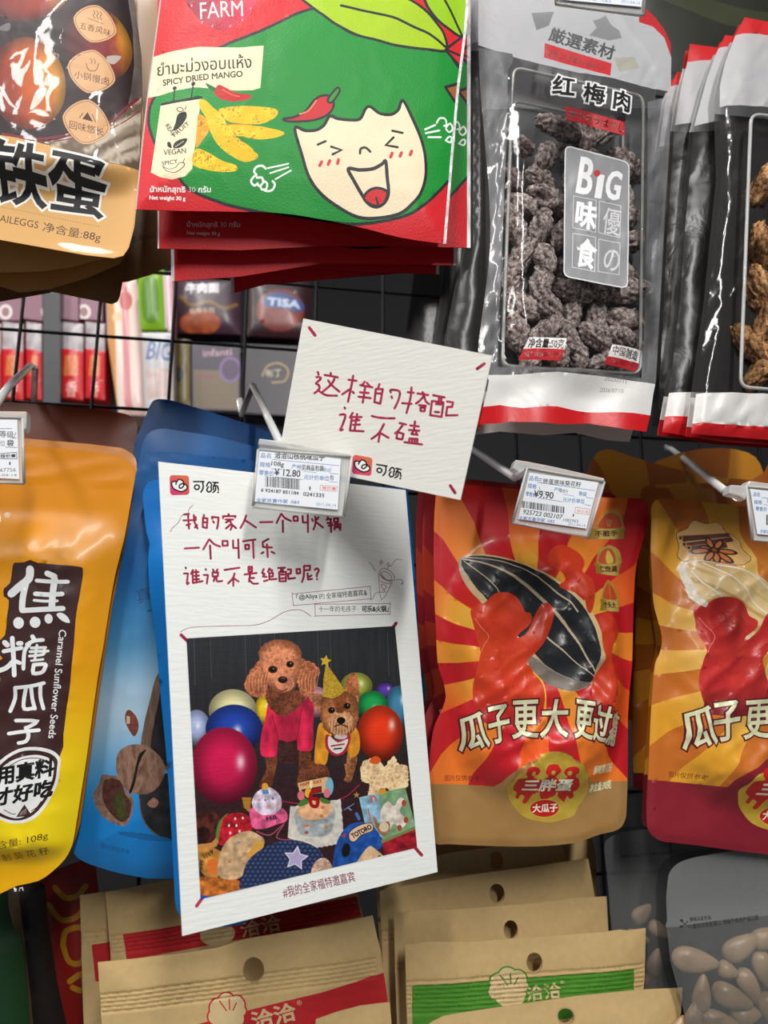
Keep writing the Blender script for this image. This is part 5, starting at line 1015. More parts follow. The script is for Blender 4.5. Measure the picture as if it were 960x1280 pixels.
for k, (o, hole, lab, rb) in enumerate([
    ("492,1142 530,1137 564,1137 668,1129 720,1122 758,1120.5 760,1160 765,1250 765,1380 500,1380 494,1220", (637.6, 1161.5, 9, 11.8), 'kraft packet with an oval hang hole directly behind the green-striped one', ((492, 1200), (760, 1180), 3, 6)),
    ("474.6,1114 512,1106 590,1093 668,1082.5 735,1073 739,1095 743,1119 745,1200 745,1340 485,1340 478,1200", (620, 1116, 9.5, 12), 'kraft packet third from the green-striped front, hole half lit', ((474, 1165), (743, 1130), 3, 6)),
    ("470,1100 500,1082 560,1066 620,1058 700,1050 706,1068 712,1100 715,1300 480,1300", (620, 1074.5, 8, 11), 'kraft packet under the gold foot of the red seed packet, in deep shade', None),
    ("500,1060 560,1045 640,1035 738,1032 745,1070 748,1250 500,1250", None, 'rearmost kraft packet of the green row, almost black with shade', None)]):
    kraft('kraft_packet', lab, PX(o), PG.back(.015+.013*k), None, hole, gg, 13+k, rb)
kraft('kraft_packet', 'nearest kraft packet, cut off by the bottom edge, with a small pale hang hole', PX("530,1285 540,1277 554,1270 575,1266 616,1260 720,1245 800,1237 853,1234.6 851,1265 846,1290 840,1420 530,1420"), PG.back(-.016), Art().add([ell(706, 1269, 12, 12)], '#b09468'), (706, 1269, 10, 9.5), gg, 19)
# ================================================================== small printed packets in the lower left corner
PL = Plane(60, 1200, .46)
pouch('green_packet', 'dark green glossy packet in the bottom left corner', smooth(PX("-40,1112 0,1120 7,1117 14,1150 20,1165 28,1175 33,1230 38,1300"), 3, False)+PX("38,1400 -60,1400"), None, PL.back(-.03), 'gloss_pouch', step=10, height=hfun(.008, 20, .0014, 40, 101), base='#173a1c', back='#122a14')
pouch('dark_packet', 'black and brown packet between the green and the red one in the bottom left corner', smooth(PX("2,1112 30,1104 55,1106 60,1150 72,1230 88,1300"), 3, False)+PX("88,1400 20,1400 5,1250"), Art().add([PX("10,1110 24,1108 34,1175 46,1290 50,1400 30,1400 26,1260")], '#5a4632'), PL, 'gloss_pouch', step=10, height=hfun(.006, 20, .0012, 40, 103), base='#1c1410', back='#140f0c')
A = Art()
for s in ("70,1108 82,1120 98,1118 108,1106", "62,1130 78,1148 100,1142 110,1122", "80,1180 84,1162 104,1158 106,1180 104,1200 88,1200 80,1180", "88,1225 104,1215 106,1235 92,1232"): A.line(smooth(PX(s), 4, False), 7, '#b8841c')
pouch('red_packet', 'red packet with thick yellow curls behind the caramel and kraft packets', PX("48,1100 75,1085 118,1070 124,1120 126,1400 92,1400 74,1240"), A, PL.back(.02), 'matte_pouch', step=10, height=hfun(.004, 20, .001, 40, 105), base='#8e1a14', back='#5a1410')
# ================================================================== clear plum packets
def plum(name, lab, loc, size, rot, mat, seed, group):
    rnd = random.Random(seed); nu, nv = 40, 26; V = []; Fc = []
    sx, sy, sz = size
    th, ph = np.meshgrid(np.arange(nu)*2*math.pi/nu, np.arange(1, nv)*math.pi/nv)
    def rad(t, p):
        a = np.cos(t)*np.sin(p)*2.1; b = np.sin(t)*np.sin(p)*2.1; c = np.cos(p)*2.1
        w = ridge(a*1.3+b*.9+seed, c*.45+b*.5, seed, 4)+.6*ridge(b*2.2-seed, a*1.6+c*.6, seed+5, 3)
        return .22+.74*w+.25*(vnoise(a+seed, b+c, seed+2)-.5)
    r = rad(th, ph); tw = .5*np.cos(ph)*((seed % 5)-2)
    X = sx*r*np.cos(th+tw)*np.sin(ph); Y = sy*r*np.sin(th+tw)*np.sin(ph); Zc = sz*np.cos(ph)*(.75+.3*r)
    P = np.stack([X, Y, Zc], -1).reshape(-1, 3); top = np.array([[0, 0, sz*.95]]); bot = np.array([[0, 0, -sz*.95]]); P = np.concatenate([P, top, bot]); n = nu*(nv-1)
    for j in range(nv-2):
        for i in range(nu): Fc.append((j*nu+i, (j+1)*nu+i, (j+1)*nu+(i+1) % nu, j*nu+(i+1) % nu))
    for i in range(nu): Fc.append((n, i, (i+1) % nu)); Fc.append((n+1, (nv-2)*nu+(i+1) % nu, (nv-2)*nu+i))
    from mathutils import Euler
    Rm = np.array(Euler(rot).to_matrix()); P = P@Rm.T
    o = mesh_obj(name, P, Fc, mat); o.location = tuple(loc); return tag(o, lab, 'dried plum', group)
def plum_mat(name, c1, c2, c3):
    m, nt, p, o = newmat(name); N = nt.nodes; L = nt.links; tc = N.new('ShaderNodeTexCoord'); n = N.new('ShaderNodeTexNoise'); n.inputs['Scale'].default_value = 420; n.inputs['Detail'].default_value = 8; n.inputs['Roughness'].default_value = .7; L.new(tc.outputs['Object'], n.inputs[0])
    r = N.new('ShaderNodeValToRGB'); e = r.color_ramp.elements; e[0].position = .40; e[0].color = (*lin(hexc(c1)), 1); e[1].position = .66; e[1].color = (*lin(hexc(c3)), 1); k = e.new(.5); k.color = (*lin(hexc(c2)), 1); L.new(n.outputs[0], r.inputs[0]); L.new(r.outputs[0], p.inputs['Base Color']); p.inputs['Roughness'].default_value = .85
    b = bumpnode(nt, 'fine', .8, .0008, 1.4); L.new(b.outputs[0], p.inputs['Normal'])
plum_mat('plum_grey', '#553c39', '#a3918c', '#f2eae4'); plum_mat('plum_brown', '#5c341c', '#b07c48', '#dcb888')
PP = Plane(715, 280, .43)
A = Art(); zq = Z(560, 0, 3.2); zz = Z(560, 260, 3.2); GR = '#b7b7ba'; OP = .93
p1 = smooth(PX("597,-30 597,6 597,62 600,125 606,187 612,280 609,340 601,400 596,450 604,468 610,477 604,505 597.5,532"), 2, False)+PX("638,527 694,532 735,529 779,539 806,541 812,519 818,479 825,354 830,260 832,232 835,187 836.6,125 837.5,75 836.6,56 829,40 818,25 804,12 780,-30")
A.add([smooth(PX("560,-60 560,40 597,59 638,73 716,94 779,106 836,117 860,120 860,-60"), 1)], GR, .82)
A.add([PX('560,55 640,70 640,80 634,90 620,460 700,466 800,474 808,130 842,120 845,530 560,530')], lambda q: np.concatenate([mixc(hexc('#77777a'), hexc('#b4b4b8'), ridge(q[:, 0]/18, q[:, 1]/60, 5, 3)), (.12+.35*ridge(q[:, 0]/14, q[:, 1]/50, 8, 3))[:, None]], 1))
A.add([PX("797,30 803,-40 860,-40 860,90 838,76 829,50 815,36")], '#b3181e', 1)
A.add([zq("575,90 600,85 625,70 650,110 680,130 690,160 640,170 560,150 590,120")[0]], '#8a8a8e', .7); A.add([zq("660,240 740,235 760,280 680,300")[0]], '#c2bfb0', .6); A.add([zq("330,60 420,55 400,110 350,130")[0]], '#85858a', .5)
A.text('厳選素材', (684, 53), (764, 78), 18, '#161616', bold=.5, lean=14); A.add([zq("383,180 650,262 640,318 380,238")[0]], '#b82026', 1); A.text('品質こそが成功の秘訣です。', (684.5, 72.5), (757, 94), 8, '#e0c8c4', lean=14)
for ch, a, b in (('红', (685, 127), (710.5, 131)), ('梅', (721.5, 138.5), (747, 142.5)), ('肉', (759, 146.5), (779, 151))): A.text(ch, a, b, 28, '#151515', bold=.9, ol='#e6e6e8', olw=2.2, m=1, lean=10, olm=1)
A.add([zq("447,460 680,525 682,580 455,515")[0]], '#c0222a', 1); A.text('梅干のラぱきし', (703, 157.5), (771.5, 178), 11, '#f2e8e4', lean=10, bold=.15)
def rrect(c, r):
    o = []; n = len(c)
    for i in range(n):
        p = np.array(c[i]); a = np.array(c[i-1]); b = np.array(c[(i+1) % n]); u = (a-p)/np.linalg.norm(a-p)*r; v = (b-p)/np.linalg.norm(b-p)*r
        for k in range(6): t = k/5; o.append(tuple((1-t)**2*(p+u)+2*t*(1-t)*p+t*t*(p+v)))
    return o
lb = rrect([(700, 193), (778.5, 213.5), (776, 368.5), (698, 354)], 8); A.add([lb], '#97979a', .9); A.line(lb, 1.5, '#dcdcde', closed=True, m=1)
for ch, a, b, h in (('B', (713.5, 250), (730, 254), 43), ('I', (737, 256), (743, 257), 27), ('G', (748.5, 257), (765, 260), 34)): A.text(ch, a, b, h, '#f2f2f4', bold=1.2, lean=9, m=1)
A.add([ell(739, 227, 4, 4.2)], '#c0262c', 1)
for s in ("710,255 738,260 737,300 709,294 710,255", "742,261 768,267 767,306 741,300 742,261", "709,301 737,306 736,348 708,343 709,301", "741,308 767,313 766,352 740,348 741,308"): A.line(PX(s), .8, '#d4d4d6', m=1)
A.text('味', (712, 292.5), (736, 297), 33, '#f0f0f2', bold=1.1, lean=6, m=1); A.text('優', (745, 300), (766, 304.5), 32, '#d2d2d4', bold=.2, lean=6, m=1); A.text('食', (712.5, 340.5), (735, 345), 34, '#f0f0f2', bold=1.1, lean=6, m=1); A.text('の', (746, 345), (765, 349), 26, '#d2d2d4', bold=.2, lean=6, m=1)
A.add([zz("305,540 452,545 443,588 288,580")[0]], '#eae6e4', 1); A.add([zz("288,580 443,588 430,632 273,618")[0]], '#c0222a', 1); A.text('净含量:50克', (654.5, 440.5), (697, 443), 11, '#b81e26', bold=.3, lean=8); A.text('NET WEIGHT: 50G', (651, 450.5), (694, 453.5), 5.6, '#f0dcd8')
A.add([zz("632,568 762,578 755,628 618,612")[0]], '#eae6e4', 1); A.add([zz("618,612 755,628 742,660 602,640")[0]], '#c0222a', 1); A.text('中国制造', (758, 449), (793, 453.5), 10.5, '#b81e26', bold=.3, lean=8); A.text('MADE IN CHINA', (755, 458.5), (791, 463), 5.4, '#f0dcd8')
fw = PX("590,471 610,470 650,470 694,469 750,474 810,480 830,483 830,524 812.5,520 779,518 732,515 694,510 654,511 625,506 602,510 590,512")
A.add([fw], '#dfddda', .97); A.add([PX("590,512 602,510 625,506 654,511 694,510 732,515 779,518 812.5,520 830,524 830,560 590,560")], '#c4161c', 1)
A.text('20250711', (752, 478), (780, 482), 5, '#8a8684', m=.8); A.text('2026/07/10', (748, 491), (776, 494), 5, '#8a8684', m=.8)
g = 'clear dried plum packets'
def filmh(T, cx, cy, rx, ry, seed):
    def f(x, y, d):
        u = (x-cx)/rx; v = (y-cy)/ry; r = (np.abs(u)**4+np.abs(v)**4)**.25; m = 1-sstep(.78, 1.12, r)
        w = ridge(x/26+.5*fbm(x/30, y/30, seed), y/60, seed, 3)-.4; w2 = ridge(x/14+y/30, y/34, seed+2, 2)-.4
        return .001+T*m+.0022*sstep(60, 130, y)*w2*(1-m)*sstep(0, 12, d)*(1-sstep(455, 475, y))+.0009*w*m+.0018*np.sin(x/16.+seed)*sstep(470, 500, y)
    return f
rt = thing('plum_packet', 'clear packet of wrinkled grey dried plums with white header and grey centre label', 'packet', PP.at([(710, 541)])[0], g)
art_mesh('front_film', p1, A, PP, 'clear_film', rt, filmh(.006, 717, 290, 88, 190, 3), step=4.5, base='#ffffff', h0=.0005)
bk = art_mesh('back_film', p1, Art().add([p1], lambda q: np.concatenate([mixc(hexc('#5c5c5e'), hexc('#8a8a8c'), ridge(q[:, 0]/30, q[:, 1]/60, 2, 3)), np.full((len(q), 1), .62)], 1)).add([PX("560,-60 860,-60 860,110 560,110")], '#9a9a9c', 1).add([PX("590,474 830,483 830,560 590,560")], '#c8c4c0', 1), PP, 'back_film', rt, None, step=20, base='#ffffff', h0=-.017)
# tray inside
def ring(pl, P, h, r, name, par, mat='acrylic'):
    V = pl.at(P, h); V = list(V)+[V[0], V[1]]; return mesh_obj(name, *tube(V, r, 6, False), mat, par)
tr = rrect([(641, 86), (803, 122), (799, 468), (627, 458)], 12)
tray = ring(PP, tr, .001, .0011, 'tray', rt); tray.name = 'tray'
tray2 = ring(PP, rrect([(652, 104), (793, 134), (789, 452), (638, 446)], 10), -.014, .0009, 'tray_rim', None); tray2.parent = tray; tray2.location = tuple(-np.array(rt.location))
o = mesh_obj('tray_floor', PP.at(rrect([(646, 100), (798, 130), (794, 458), (634, 452)], 10), -.0155), [tuple(range(24))], 'clear_window', None, False); o.parent = tray; o.location = tuple(-np.array(rt.location))
rnd = random.Random(5); k = 0
rows = [(152, [700, 735, 768]), (186, [655, 690, 722, 755, 792]), (217, [650, 682, 716, 752, 786]), (250, [660, 688, 722, 756, 790]), (283, [650, 680, 714, 750, 786]), (318, [656, 686, 722, 758, 792]), (350, [648, 680, 712, 750, 788]), (382, [660, 692, 722, 755, 785]), (412, [652, 684, 716, 750, 782]), (440, [668, 700, 732, 764])]
ORD = ['first', 'second', 'third', 'fourth', 'fifth']; RW = ['top', 'second', 'third', 'fourth', 'fifth', 'sixth', 'seventh', 'eighth', 'ninth', 'bottom']
for j, (yy, xs) in enumerate(rows):
    for i, xx in enumerate(xs):
        x = xx+rnd.uniform(-4, 4); y = yy+(xx-715)*.12+rnd.uniform(-4, 4); sz = rnd.uniform(.0096, .0122); pos = PP.at([(x, y)], -.0075+rnd.uniform(-.0035, .003))[0]
        plum('dried_plum', f'wrinkled grey dried plum, {ORD[i]} from the left in the {RW[j]} row of the tray', pos, (sz*.56, sz*.46, sz*rnd.uniform(.9, 1.35)), (rnd.uniform(-.3, .3), rnd.uniform(-1.4, 1.4), rnd.uniform(-.6, .6)), 'plum_grey', 11+k, 'dried plums in the labelled clear packet'); k += 1
# packets right of it
def film_pack(lab, o, pl, hdr, red, fwt, frd, seed, step=9, front='clear_film', T=.004, extra=None, cx=900):
    A = Art(); A.add([PX(hdr)], '#b9b8ba', .8); A.add([PX(red)], '#b91a1e', 1)
    if fwt: A.add([PX(fwt)], '#d6d3d0', .95); A.add([PX(frd)], '#c0181e', 1)
    if extra: extra(A)
    P = PX(o); rt = thing('plum_packet', lab, 'packet', pl.at([(np.mean([p[0] for p in P]), max(p[1] for p in P))])[0], g)
    art_mesh('front_film', P, A, pl, front, rt, lambda x, y, d: .001+T*(1-np.exp(-d/20))+.0018*(ridge(x/16+y/60, y/50, seed, 3)-.4)*sstep(0, 8, d), step=step, base='#ffffff', h0=.0004)
    art_mesh('back_film', P, Art().add([P], '#4c4848', .3).add([PX(hdr)], '#a2a2a4', 1).add([PX(red)], '#b91a1e', 1).add([PX(fwt or hdr)], '#c4c0bd', 1).add([PX(frd or red)], '#a8161c', 1), pl, 'back_film', rt, None, step=30, base='#ffffff', h0=-.004)
    return rt
def ex4(A):
    A.text('净含', (941, 475), (962, 476), 13, '#b81e26', bold=.3); A.text('NET', (941, 483.5), (957, 484), 7, '#b81e26', bold=.2)
PQ = Plane(960, 300, .435)
film_pack('clear packet of brown dried plums with red top corner at the right edge', "929,24 945,27 960,30 1090,50 1090,560 960,551 862,543 868,495 885,372 893,290 900,219 899,185 898,153 898,110 905,79 916,50", PQ,
          "880,0 1100,20 1100,170 960,142 897,136", "925,15 1100,35 1100,80 960,52 916,46 920,30", "855,493 960,497 1100,502 1100,540 960,537 858,530", "855,530 960,537 1100,540 1100,580 850,560", 7, 5, extra=ex4)
ring(PQ, rrect([(932, 150), (1070, 165), (1065, 500), (918, 488)], 12), .005, .0011, 'tray', bpy.data.objects['plum_packet.001'])
rnd = random.Random(9)
BP = [(952, 232), (985, 250), (950, 310), (990, 320), (948, 362), (958, 408), (988, 380), (940, 430), (952, 462), (985, 440), (1020, 240), (1025, 300), (1022, 360), (1020, 420), (1018, 470), (1050, 330), (1048, 400)]
BL = row_labels(BP, [280, 345, 400, 435], 'golden brown dried plum, {0} in the {1} row of the right edge packet')
for j, (x, y) in enumerate(BP):
    sz = rnd.uniform(.010, .0125); plum('dried_plum', BL[j], PQ.at([(x, y)], -.001)[0], (sz*.6, sz*.55, sz*1.3), (rnd.uniform(-.5, .5), rnd.uniform(-.9, .9), rnd.uniform(0, 3)), 'plum_brown', 71+j, 'dried plums in the right edge packet')
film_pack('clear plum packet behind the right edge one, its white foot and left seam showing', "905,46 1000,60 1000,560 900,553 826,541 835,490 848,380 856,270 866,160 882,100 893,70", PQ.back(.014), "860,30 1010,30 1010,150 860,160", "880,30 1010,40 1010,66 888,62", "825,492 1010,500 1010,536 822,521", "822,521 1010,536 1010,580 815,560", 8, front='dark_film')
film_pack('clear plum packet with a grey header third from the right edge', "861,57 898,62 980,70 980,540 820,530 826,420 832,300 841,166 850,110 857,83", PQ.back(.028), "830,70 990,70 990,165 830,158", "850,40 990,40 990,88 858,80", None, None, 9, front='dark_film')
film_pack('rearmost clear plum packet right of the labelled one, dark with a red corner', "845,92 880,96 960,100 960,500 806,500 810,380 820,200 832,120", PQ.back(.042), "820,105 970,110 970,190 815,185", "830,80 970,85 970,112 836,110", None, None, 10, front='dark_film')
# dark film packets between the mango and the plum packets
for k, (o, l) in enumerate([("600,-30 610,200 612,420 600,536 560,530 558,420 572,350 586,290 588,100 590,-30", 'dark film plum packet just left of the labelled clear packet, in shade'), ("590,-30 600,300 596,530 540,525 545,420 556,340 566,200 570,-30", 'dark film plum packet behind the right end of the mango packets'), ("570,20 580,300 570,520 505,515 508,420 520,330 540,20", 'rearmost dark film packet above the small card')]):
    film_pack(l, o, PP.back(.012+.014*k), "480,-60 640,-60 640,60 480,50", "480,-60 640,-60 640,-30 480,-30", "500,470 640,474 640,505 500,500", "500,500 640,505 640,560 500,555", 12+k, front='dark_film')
# olive packet above
pouch('olive_packet', 'dark olive green packet above the plum packets at the upper right', smooth(PX("770,-60 790,20 800,60 830,85 880,100 960,90 1080,95"), 3, False)+PX("1080,-60"), Art().add([smooth(PX("800,-10 860,20 920,40 1000,45 1080,60 1080,40 1000,25 930,18 880,2 840,-20"), 3)], '#2c3018'), PQ.back(.075), 'matte_pouch', step=14, height=hfun(.004, 30, .001, 60, 44), base='#15190b', back='#20260f')
# ================================================================== clear kernel packets, bottom right
plain_mat('kernel_skin', '#a98c6a', .35, bump='fine', bs=.5); plain_mat('kernel_dark', '#a88c70', .5, bump='fine', bs=.5)
PS1 = Plane(900, 1180, .43); zg2 = Z(460, 1020, 1.92)
s1 = smooth(PX("833,1098 836,1088 846,1078 862,1072 877,1069 920,1062 960,1059 1080,1045"), 2, False)+PX("1080,1400 880,1400 858,1290 850,1250 842,1222 836,1200 832,1160 830,1156 832,1150 831,1120")
A = Art(); A.add([s1], '#b4b6b4', .16); A.add([PX("800,1040 1100,1020 1100,1135 960,1142 880,1150 835,1158 800,1160")], '#b8bab8', .30)
A.text('美味从此开启', (859, 1150), (885, 1147), 5, '#2a2a2a', bold=.1, m=1); A.text('内置密封锁紧袋口, 有助于维持产品口感', (857, 1159), (944, 1147.5), 6, '#2a2a2a', bold=.1, m=1)
A.add([ell(848, 1156, 2, 1.6)], '#2a2a2a', 1); A.add([ell(849, 1149, 2, 1.6)], '#2a2a2a', 1); A.line(PX("849,1156 856,1150"), 1, '#2a2a2a', m=1); A.line(PX("849,1150 856,1156"), 1, '#2a2a2a', m=1)
gz = 'clear kernel packets at the bottom right'
def kfilm(o): return Art().add([o], '#b4b6b4', .16)
def kpack(lab, o, pl, A, seed, step=6, zy0=1078, back='back_film'):
    rt = thing('kernel_packet', lab, 'packet', pl.at([(np.mean([p[0] for p in o]), max(p[1] for p in o))])[0], gz)
    zr_ = zipr(zy0, 9, 5.5, .0022, -.1)
    art_mesh('front_film', o, A, pl, 'smooth_film', rt, lambda x, y, d: .001+.012*(1-np.exp(-d/30))*sstep(zy0+40, zy0+140, y)*.8+.0016*(ridge(x/26, y/50, seed, 2)-.4)*sstep(0, 8, d)*sstep(zy0+50, zy0+110, y)+zr_(x, y, d), step=step, base='#ffffff', h0=.0005)
    art_mesh('back_film', o, None, pl, back, rt, None, step=24, base='#ffffff', h0=-.010)
kpack('clear zip packet of brown kernels in the bottom right corner', s1, PS1, A, 4, 3)
A = kfilm(PX('740,1020 960,1020 960,1380 740,1380')); A.text('美味从此开启 内置密封锁紧袋口', (775, 1072), (850, 1066), 4.5, '#2a2a2a', m=.9)
kpack('clear zip packet behind the corner one, under the red foot of the golden packet', smooth(PX("754,1062 756,1050 775,1040 820,1035 900,1032"), 2, False)+PX("960,1030 960,1380 790,1380 775,1250 765,1180 762,1150 759,1110"), PS1.back(.034), A, 6, 10, 1046)
kpack('rearmost clear zip packet, a grey sliver under the red seed packet corner', PX("782,1000 800,985 960,975 960,1200 790,1200 784,1080"), PS1.back(.058), kfilm(PX('740,960 960,960 960,1280 740,1280')), 8, 14, 1000)
def kernel(x, y, rx, ry, rot, mat, h, lab, grp, seed, pl):
    nu, nv = 16, 12; c = pl.at([(x, y)], h)[0]; s = .43/F; ax = AX; up = np.array([0, 0, -1.]); n = pl.n; a = math.cos(R(rot))*ax+math.sin(R(rot))*up; b = np.cross(n, a)
    V = []; Fc = []
    for j in range(nv+1):
        p = math.pi*j/nv; q = math.cos(p); wd = math.sin(p)**.85*(1-.42*q)
        for i in range(nu):
            t = 2*math.pi*i/nu; rr = 1+.05*math.sin(3*t+seed); V.append(c+a*rx*s*q+b*ry*s*wd*math.cos(t)*rr+n*ry*s*.75*wd*math.sin(t)*rr)
    for j in range(nv):
        for i in range(nu): Fc.append((j*nu+i, j*nu+(i+1) % nu, (j+1)*nu+(i+1) % nu, (j+1)*nu+i))
    V = np.array(V); o = mesh_obj('kernel', V-c, Fc, mat); o.location = tuple(c); fix_normals(o); tag(o, lab, 'kernel', grp)
K1 = [(874, 1203, 29, 14, 8), (930, 1184, 27, 13, -28), (960, 1172, 22, 12, -20), (915, 1216, 13, 10, 20), (880, 1243, 22, 11, -80), (917, 1247, 26, 13, 22), (942, 1237, 24, 12, 60), (870, 1272, 18, 11, -75), (900, 1277, 24, 11, 10), (938, 1272, 20, 12, -10), (957, 1213, 22, 12, 80), (962, 1262, 20, 12, 70), (852, 1290, 18, 10, -60), (980, 1235, 22, 12, 30), (985, 1190, 22, 12, -30), (985, 1275, 20, 12, 10), (920, 1302, 24, 12, 5), (880, 1305, 22, 12, 70), (960, 1300, 22, 12, -50)]
KL = row_labels(K1, [1196, 1226, 1256, 1284], 'brown shelled kernel, {0} in the {1} row inside the corner zip packet')
for k, (x, y, rx, ry, rot) in enumerate(K1):
    kernel(x, y, rx, ry, rot, 'kernel_skin', -.0032+.0014*(k % 3), KL[k], 'kernels in the corner zip packet', k, PS1)
K2 = [(806, 1143, 16, 10, -40), (828, 1165, 16, 9, 30), (822, 1205, 18, 10, -70), (816, 1235, 16, 10, 60), (800, 1175, 16, 10, 10), (836, 1255, 18, 10, -60), (812, 1265, 16, 10, 20), (795, 1215, 16, 9, -30)]
KM = row_labels(K2, [1160, 1190, 1225, 1250], 'shaded kernel, {0} in the {1} row of the second zip packet')
for k, (x, y, rx, ry, rot) in enumerate(K2):
    kernel(x, y, rx, ry, rot, 'kernel_dark', -.003, KM[k], 'kernels in the second zip packet', k, PS1.back(.034))
# ================================================================== price tags in clear holders and their pegs
BLU = '#4a78b0'; BK = '#26282c'
def barcode(A, a, b, up, h, n, seed, col='#2a2a2e'):
    rnd = random.Random(seed); a = np.array(a, float); b = np.array(b, float); up = np.array(up, float); t = 0; ws = []
    while t < n: w = rnd.choice([1, 1, 2, 3]); g = rnd.choice([1, 1, 2]); ws.append((t, t+w)); t += w+g
    for s, e in ws:
        p = a+(b-a)*s/t; q = a+(b-a)*e/t; A.add([[tuple(p), tuple(q), tuple(q+up*h), tuple(p+up*h)]], col)
def tag_holder(lab, plane, paper, body, lip, A, thick=.0028):
    loc = plane.at([body[3]])[0]; rt = thing('price_tag', lab, 'price tag', loc, 'price tags in clear holders')
    o = mesh_obj('back_plate', *slab(plane, body, -.0006, -.0014), 'acrylic', rt, False); fix_normals(o)
    mesh_obj('front_window', plane.at(body, .0011), [(0, 1, 2, 3)], 'clear_window', rt, False)
    V = plane.at(body, -.0001); V = list(V)
    for i in range(4): mesh_obj('holder_edge', *tube([V[i], V[(i+1) % 4]], .0007, 8), 'acrylic', rt)
    if lip:
        o = mesh_obj('hinge_bar', *slab(plane, lip, .0002, -.006), 'acrylic', rt, False); fix_normals(o); bevel(o, .0006)
    art_mesh('paper_label', paper, A, plane, 'label_paper', rt, None, step=12, base='#e2e5ea', h0=.0004)
    return rt
def peg(lab, pts, r=.0022):
    o = mesh_obj('peg_hook', *tube(pts, r, 10), 'frosted_peg'); return tag(o, lab, 'hook', 'clear plastic pegs')
# middle tag
T1 = Plane(380, 600, .352, yaw=-8); z = Z(310, 540, 6.857); A = Art()
q = lambda s: z(s)[0]
A.text('品名', *q("108,222 195,228"), 6.2, BLU, bold=.1); A.text('洽洽山核桃味瓜子', *q("228,228 655,250"), 8.6, BK, bold=.25); A.line(q("208,238 780,290"), .7, BLU)
A.text('规格', *q("100,300 192,306"), 6.2, BLU, bold=.1); A.text('108g', *q("198,300 305,310"), 7.2, BK, bold=.15); A.line(q("200,318 370,328"), .6, BLU); A.text('产地', *q("372,316 455,324"), 6, BLU, bold=.1); A.text('见商品包装', *q("458,328 648,340"), 7, BK, bold=.15); A.text('等级', *q("640,345 705,350"), 5.6, BLU); A.text('/', *q("705,350 716,350"), 7, BLU); A.line(q("475,340 585,350"), .6, BLU); A.line(q("700,357 772,363"), .7, BLU)
A.text('零售价', *q("92,370 222,382"), 6.4, BLU, bold=.1); A.text('¥ 12.80', *q("226,374 446,388"), 8.6, BK, bold=.25); A.line(q("235,388 470,410"), .7, BLU); A.text('元计价单位', *q("478,408 694,422"), 6.2, BLU, bold=.1); A.text('包', *q("698,412 732,416"), 6.4, BK, bold=.1); A.line(q("698,428 765,433"), .7, BLU)
barcode(A, *q("148,470 445,497"), (.0, -1), 13, 95, 3); A.text('6 924187 851184', *q("112,512 432,540"), 4, BK, bold=.2); A.text('1', *q("524,500 536,500"), 4.6, BK); A.text('0241335', *q("473,548 652,562"), 4.6, BK, bold=.2)
for a in ("622,458 765,468", "765,468 760,512", "760,512 617,500", "617,500 622,458"): A.line(q(a), .6, '#d05a5a')
A.text('核价章', *q("634,495 752,505"), 4.4, '#d05a5a', bold=.1); A.text('全家欢喜作家 -S&S', *q("70,600 438,620"), 5, BLU, bold=.12); A.text('2011-04-14', *q("582,632 752,645"), 3.8, BLU)
tag_holder('clear price tag holder showing a price of 12.80, clipped over the two cards', T1, q("100,165 795,232 768,668 55,598"), q("88,150 888,210 820,725 45,638"), q("85,110 95,55 300,80 880,190 885,215"), A)
# right tag
T2 = Plane(700, 625, .395, yaw=-10); z = Z(630, 565, 6.857); A = Art(); q = lambda s: z(s)[0]
A.text('品名', *q("212,245 288,252"), 6, BLU, bold=.1); A.text('三胖蛋原味葵花籽', *q("285,268 655,305"), 6.6, BK, bold=.1); A.line(q("285,262 775,333"), .7, BLU); A.text('规格', *q("198,310 275,320"), 6, BLU, bold=.1); A.text('5', *q("296,322 308,323"), 3, BK); A.line(q("290,332 418,352"), .6, BLU); A.text('产地', *q("425,340 490,348"), 5.6, BLU, bold=.1); A.text('内蒙古', *q("480,350 545,356"), 4.6, BK); A.line(q("508,366 600,380"), .6, BLU); A.text('等级', *q("635,375 702,384"), 5.6, BLU, bold=.1); A.line(q("702,390 758,400"), .7, BLU)
A.text('零售价', *q("182,378 268,390"), 5.8, BLU, bold=.1); A.text('¥9.90', *q("252,388 418,404"), 8.6, BK, bold=.2); A.line(q("290,395 493,428"), .7, BLU); A.text('元计价单位', *q("500,428 686,446"), 5.8, BLU, bold=.1); A.line(q("688,452 742,462"), .7, BLU)
barcode(A, *q("150,478 515,530"), (.06, -1), 8.5, 95, 7); A.text('925723 002107', *q("156,530 492,578"), 5.6, BK, bold=.1, slant=.15); A.text('1', *q("585,555 596,556"), 3.4, BK); A.text('1082965', *q("502,595 632,608"), 3.8, BK, slant=.1)
for a in ("612,475 735,492", "735,492 725,540", "725,540 605,522", "605,522 612,475"): A.line(q(a), .6, '#d05a5a')
A.text('核价章', *q("620,518 720,530"), 4, '#d05a5a'); A.text('全家欢喜作家 -S&S', *q("122,580 428,612"), 4.6, BLU, bold=.1); A.text('2011-04-14', *q("545,628 692,645"), 3.4, BLU)
tag_holder('clear price tag holder on the red sunflower seed packets showing a price of 9.90', T2, q("215,178 808,262 702,658 118,575"), q("200,135 862,255 722,728 72,605"), q("75,140 100,65 200,80 430,125 862,225 862,255 200,135 140,180"), A)
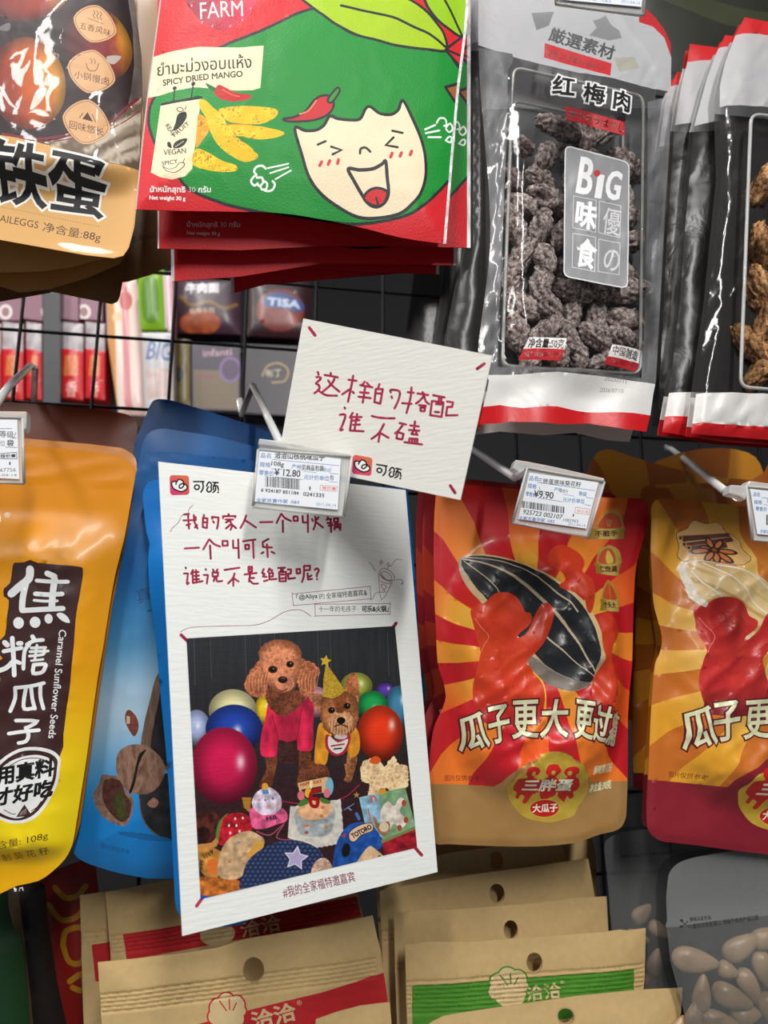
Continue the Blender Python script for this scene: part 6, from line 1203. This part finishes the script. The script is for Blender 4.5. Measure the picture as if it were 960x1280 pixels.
# left edge tag
T3 = Plane(10, 560, .36, yaw=-6); z = Z(0, 500, 3.877); A = Art(); q = lambda s: z(s)[0]
A.line(q("-60,140 60,140"), .7, BK); A.text('等级/', *q("-2,182 78,186"), 8.5, '#4a4c50', bold=.1); A.line(q("60,186 82,186"), .7, BK); A.text('位', *q("0,224 26,225"), 7, '#4a4c50'); A.text('袋', *q("34,224 66,226"), 8, BK, bold=.2); A.line(q("30,230 84,231"), .7, BK)
for a in ("-20,262 82,255", "82,255 84,287", "84,287 -20,285"): A.line(q(a), .8, BK)
A.text('核价章', *q("4,282 78,280"), 4.6, BK, bold=.2); A.text('1', *q("46,316 53,316"), 4, BK); A.text('067756', *q("-14,350 78,348"), 4.6, '#4a4c50'); A.text('2011-04-14', *q("-60,370 82,372"), 3.4, '#4a4c50')
tag_holder('clear price tag holder cut off by the left edge, above the caramel packet', T3, q("-250,92 85,97 95,384 -250,368"), q("-260,70 108,88 116,404 -260,388"), q("-260,50 130,55 128,140 106,150 106,88 -260,72"), A)
# right edge tag
T4 = Plane(950, 640, .385, yaw=-10); z = Z(800, 590, 5.565); A = Art(); q = lambda s: z(s)[0]
A.text('品名', *q("785,170 830,173"), 5.4, BLU, bold=.1); A.line(q("845,180 1100,200"), .7, BLU); A.text('规格', *q("790,225 845,228"), 5.4, BLU, bold=.1); A.text('70克', *q("875,215 960,222"), 5.4, BK); A.line(q("858,228 960,236"), .6, BLU); A.text('零售价', *q("800,272 880,277"), 5.6, BLU, bold=.1); A.text('¥9.90', *q("890,280 1010,290"), 8, BK, bold=.2); barcode(A, *q("875,370 1150,395"), (.0, -1), 13, 80, 9); A.text('全家欢喜作家', *q("832,425 960,436"), 4.6, BLU, bold=.1)
tag_holder('clear price tag holder cut off by the right edge, above the golden packet', T4, q("762,118 1250,170 1230,470 812,432"), q("740,98 1270,150 1255,520 785,470"), q("618,150 632,88 735,95 760,60 1270,130 1270,150 750,112 735,195 690,170"), A)
# top tag
T5 = Plane(750, 5, .38, yaw=-10); z = Z(560, 0, 3.2); A = Art(); q = lambda s: z(s)[0]
A.text('2011-04-14', *q("690,12 765,22"), 3.6, BLU); A.line(q("455,-40 760,0"), .7, BLU); A.text('全家欢喜作家 -S&S', *q("450,-6 650,14"), 4.4, BLU)
tag_holder('clear price tag holder cut off by the top edge, over the labelled plum packet', T5, q("445,-260 800,-220 772,30 440,0"), q("435,-280 812,-240 782,60 432,14"), None, A)
# pegs from the grid to the tags
def pk(plane, px, py, h=0): return plane.at([(px, py)], h)[0]
peg('clear plastic peg rising behind the small card to the middle price tag', [pk(GP, 300, 500, .002), pk(GP, 302, 520, .004), pk(Plane(315, 480, .50), 316, 482), pk(Plane(330, 500, .45), 330, 512), pk(Plane(350, 560, .37), 352, 558)])
peg('clear plastic peg at the left edge arching up to the left price tag', [pk(GP, 43, 502, .002), pk(Plane(44, 462, .54), 44, 460), pk(Plane(40, 456, .52), 38, 457), pk(Plane(10, 480, .42), 10, 484), pk(Plane(-10, 520, .37), -10, 512)])
peg('long clear peg running from the grid to the price tag on the red packets', [pk(GP, 560, 545, .002), pk(GP, 558, 548, .01), pk(T2, 650, 592, -.008), pk(T2, 660, 588, -.004)])
peg('long clear peg running down to the price tag at the right edge', [pk(GP, 830, 560, .002), pk(GP, 832, 566, .01), pk(T4, 915, 610, -.006)])
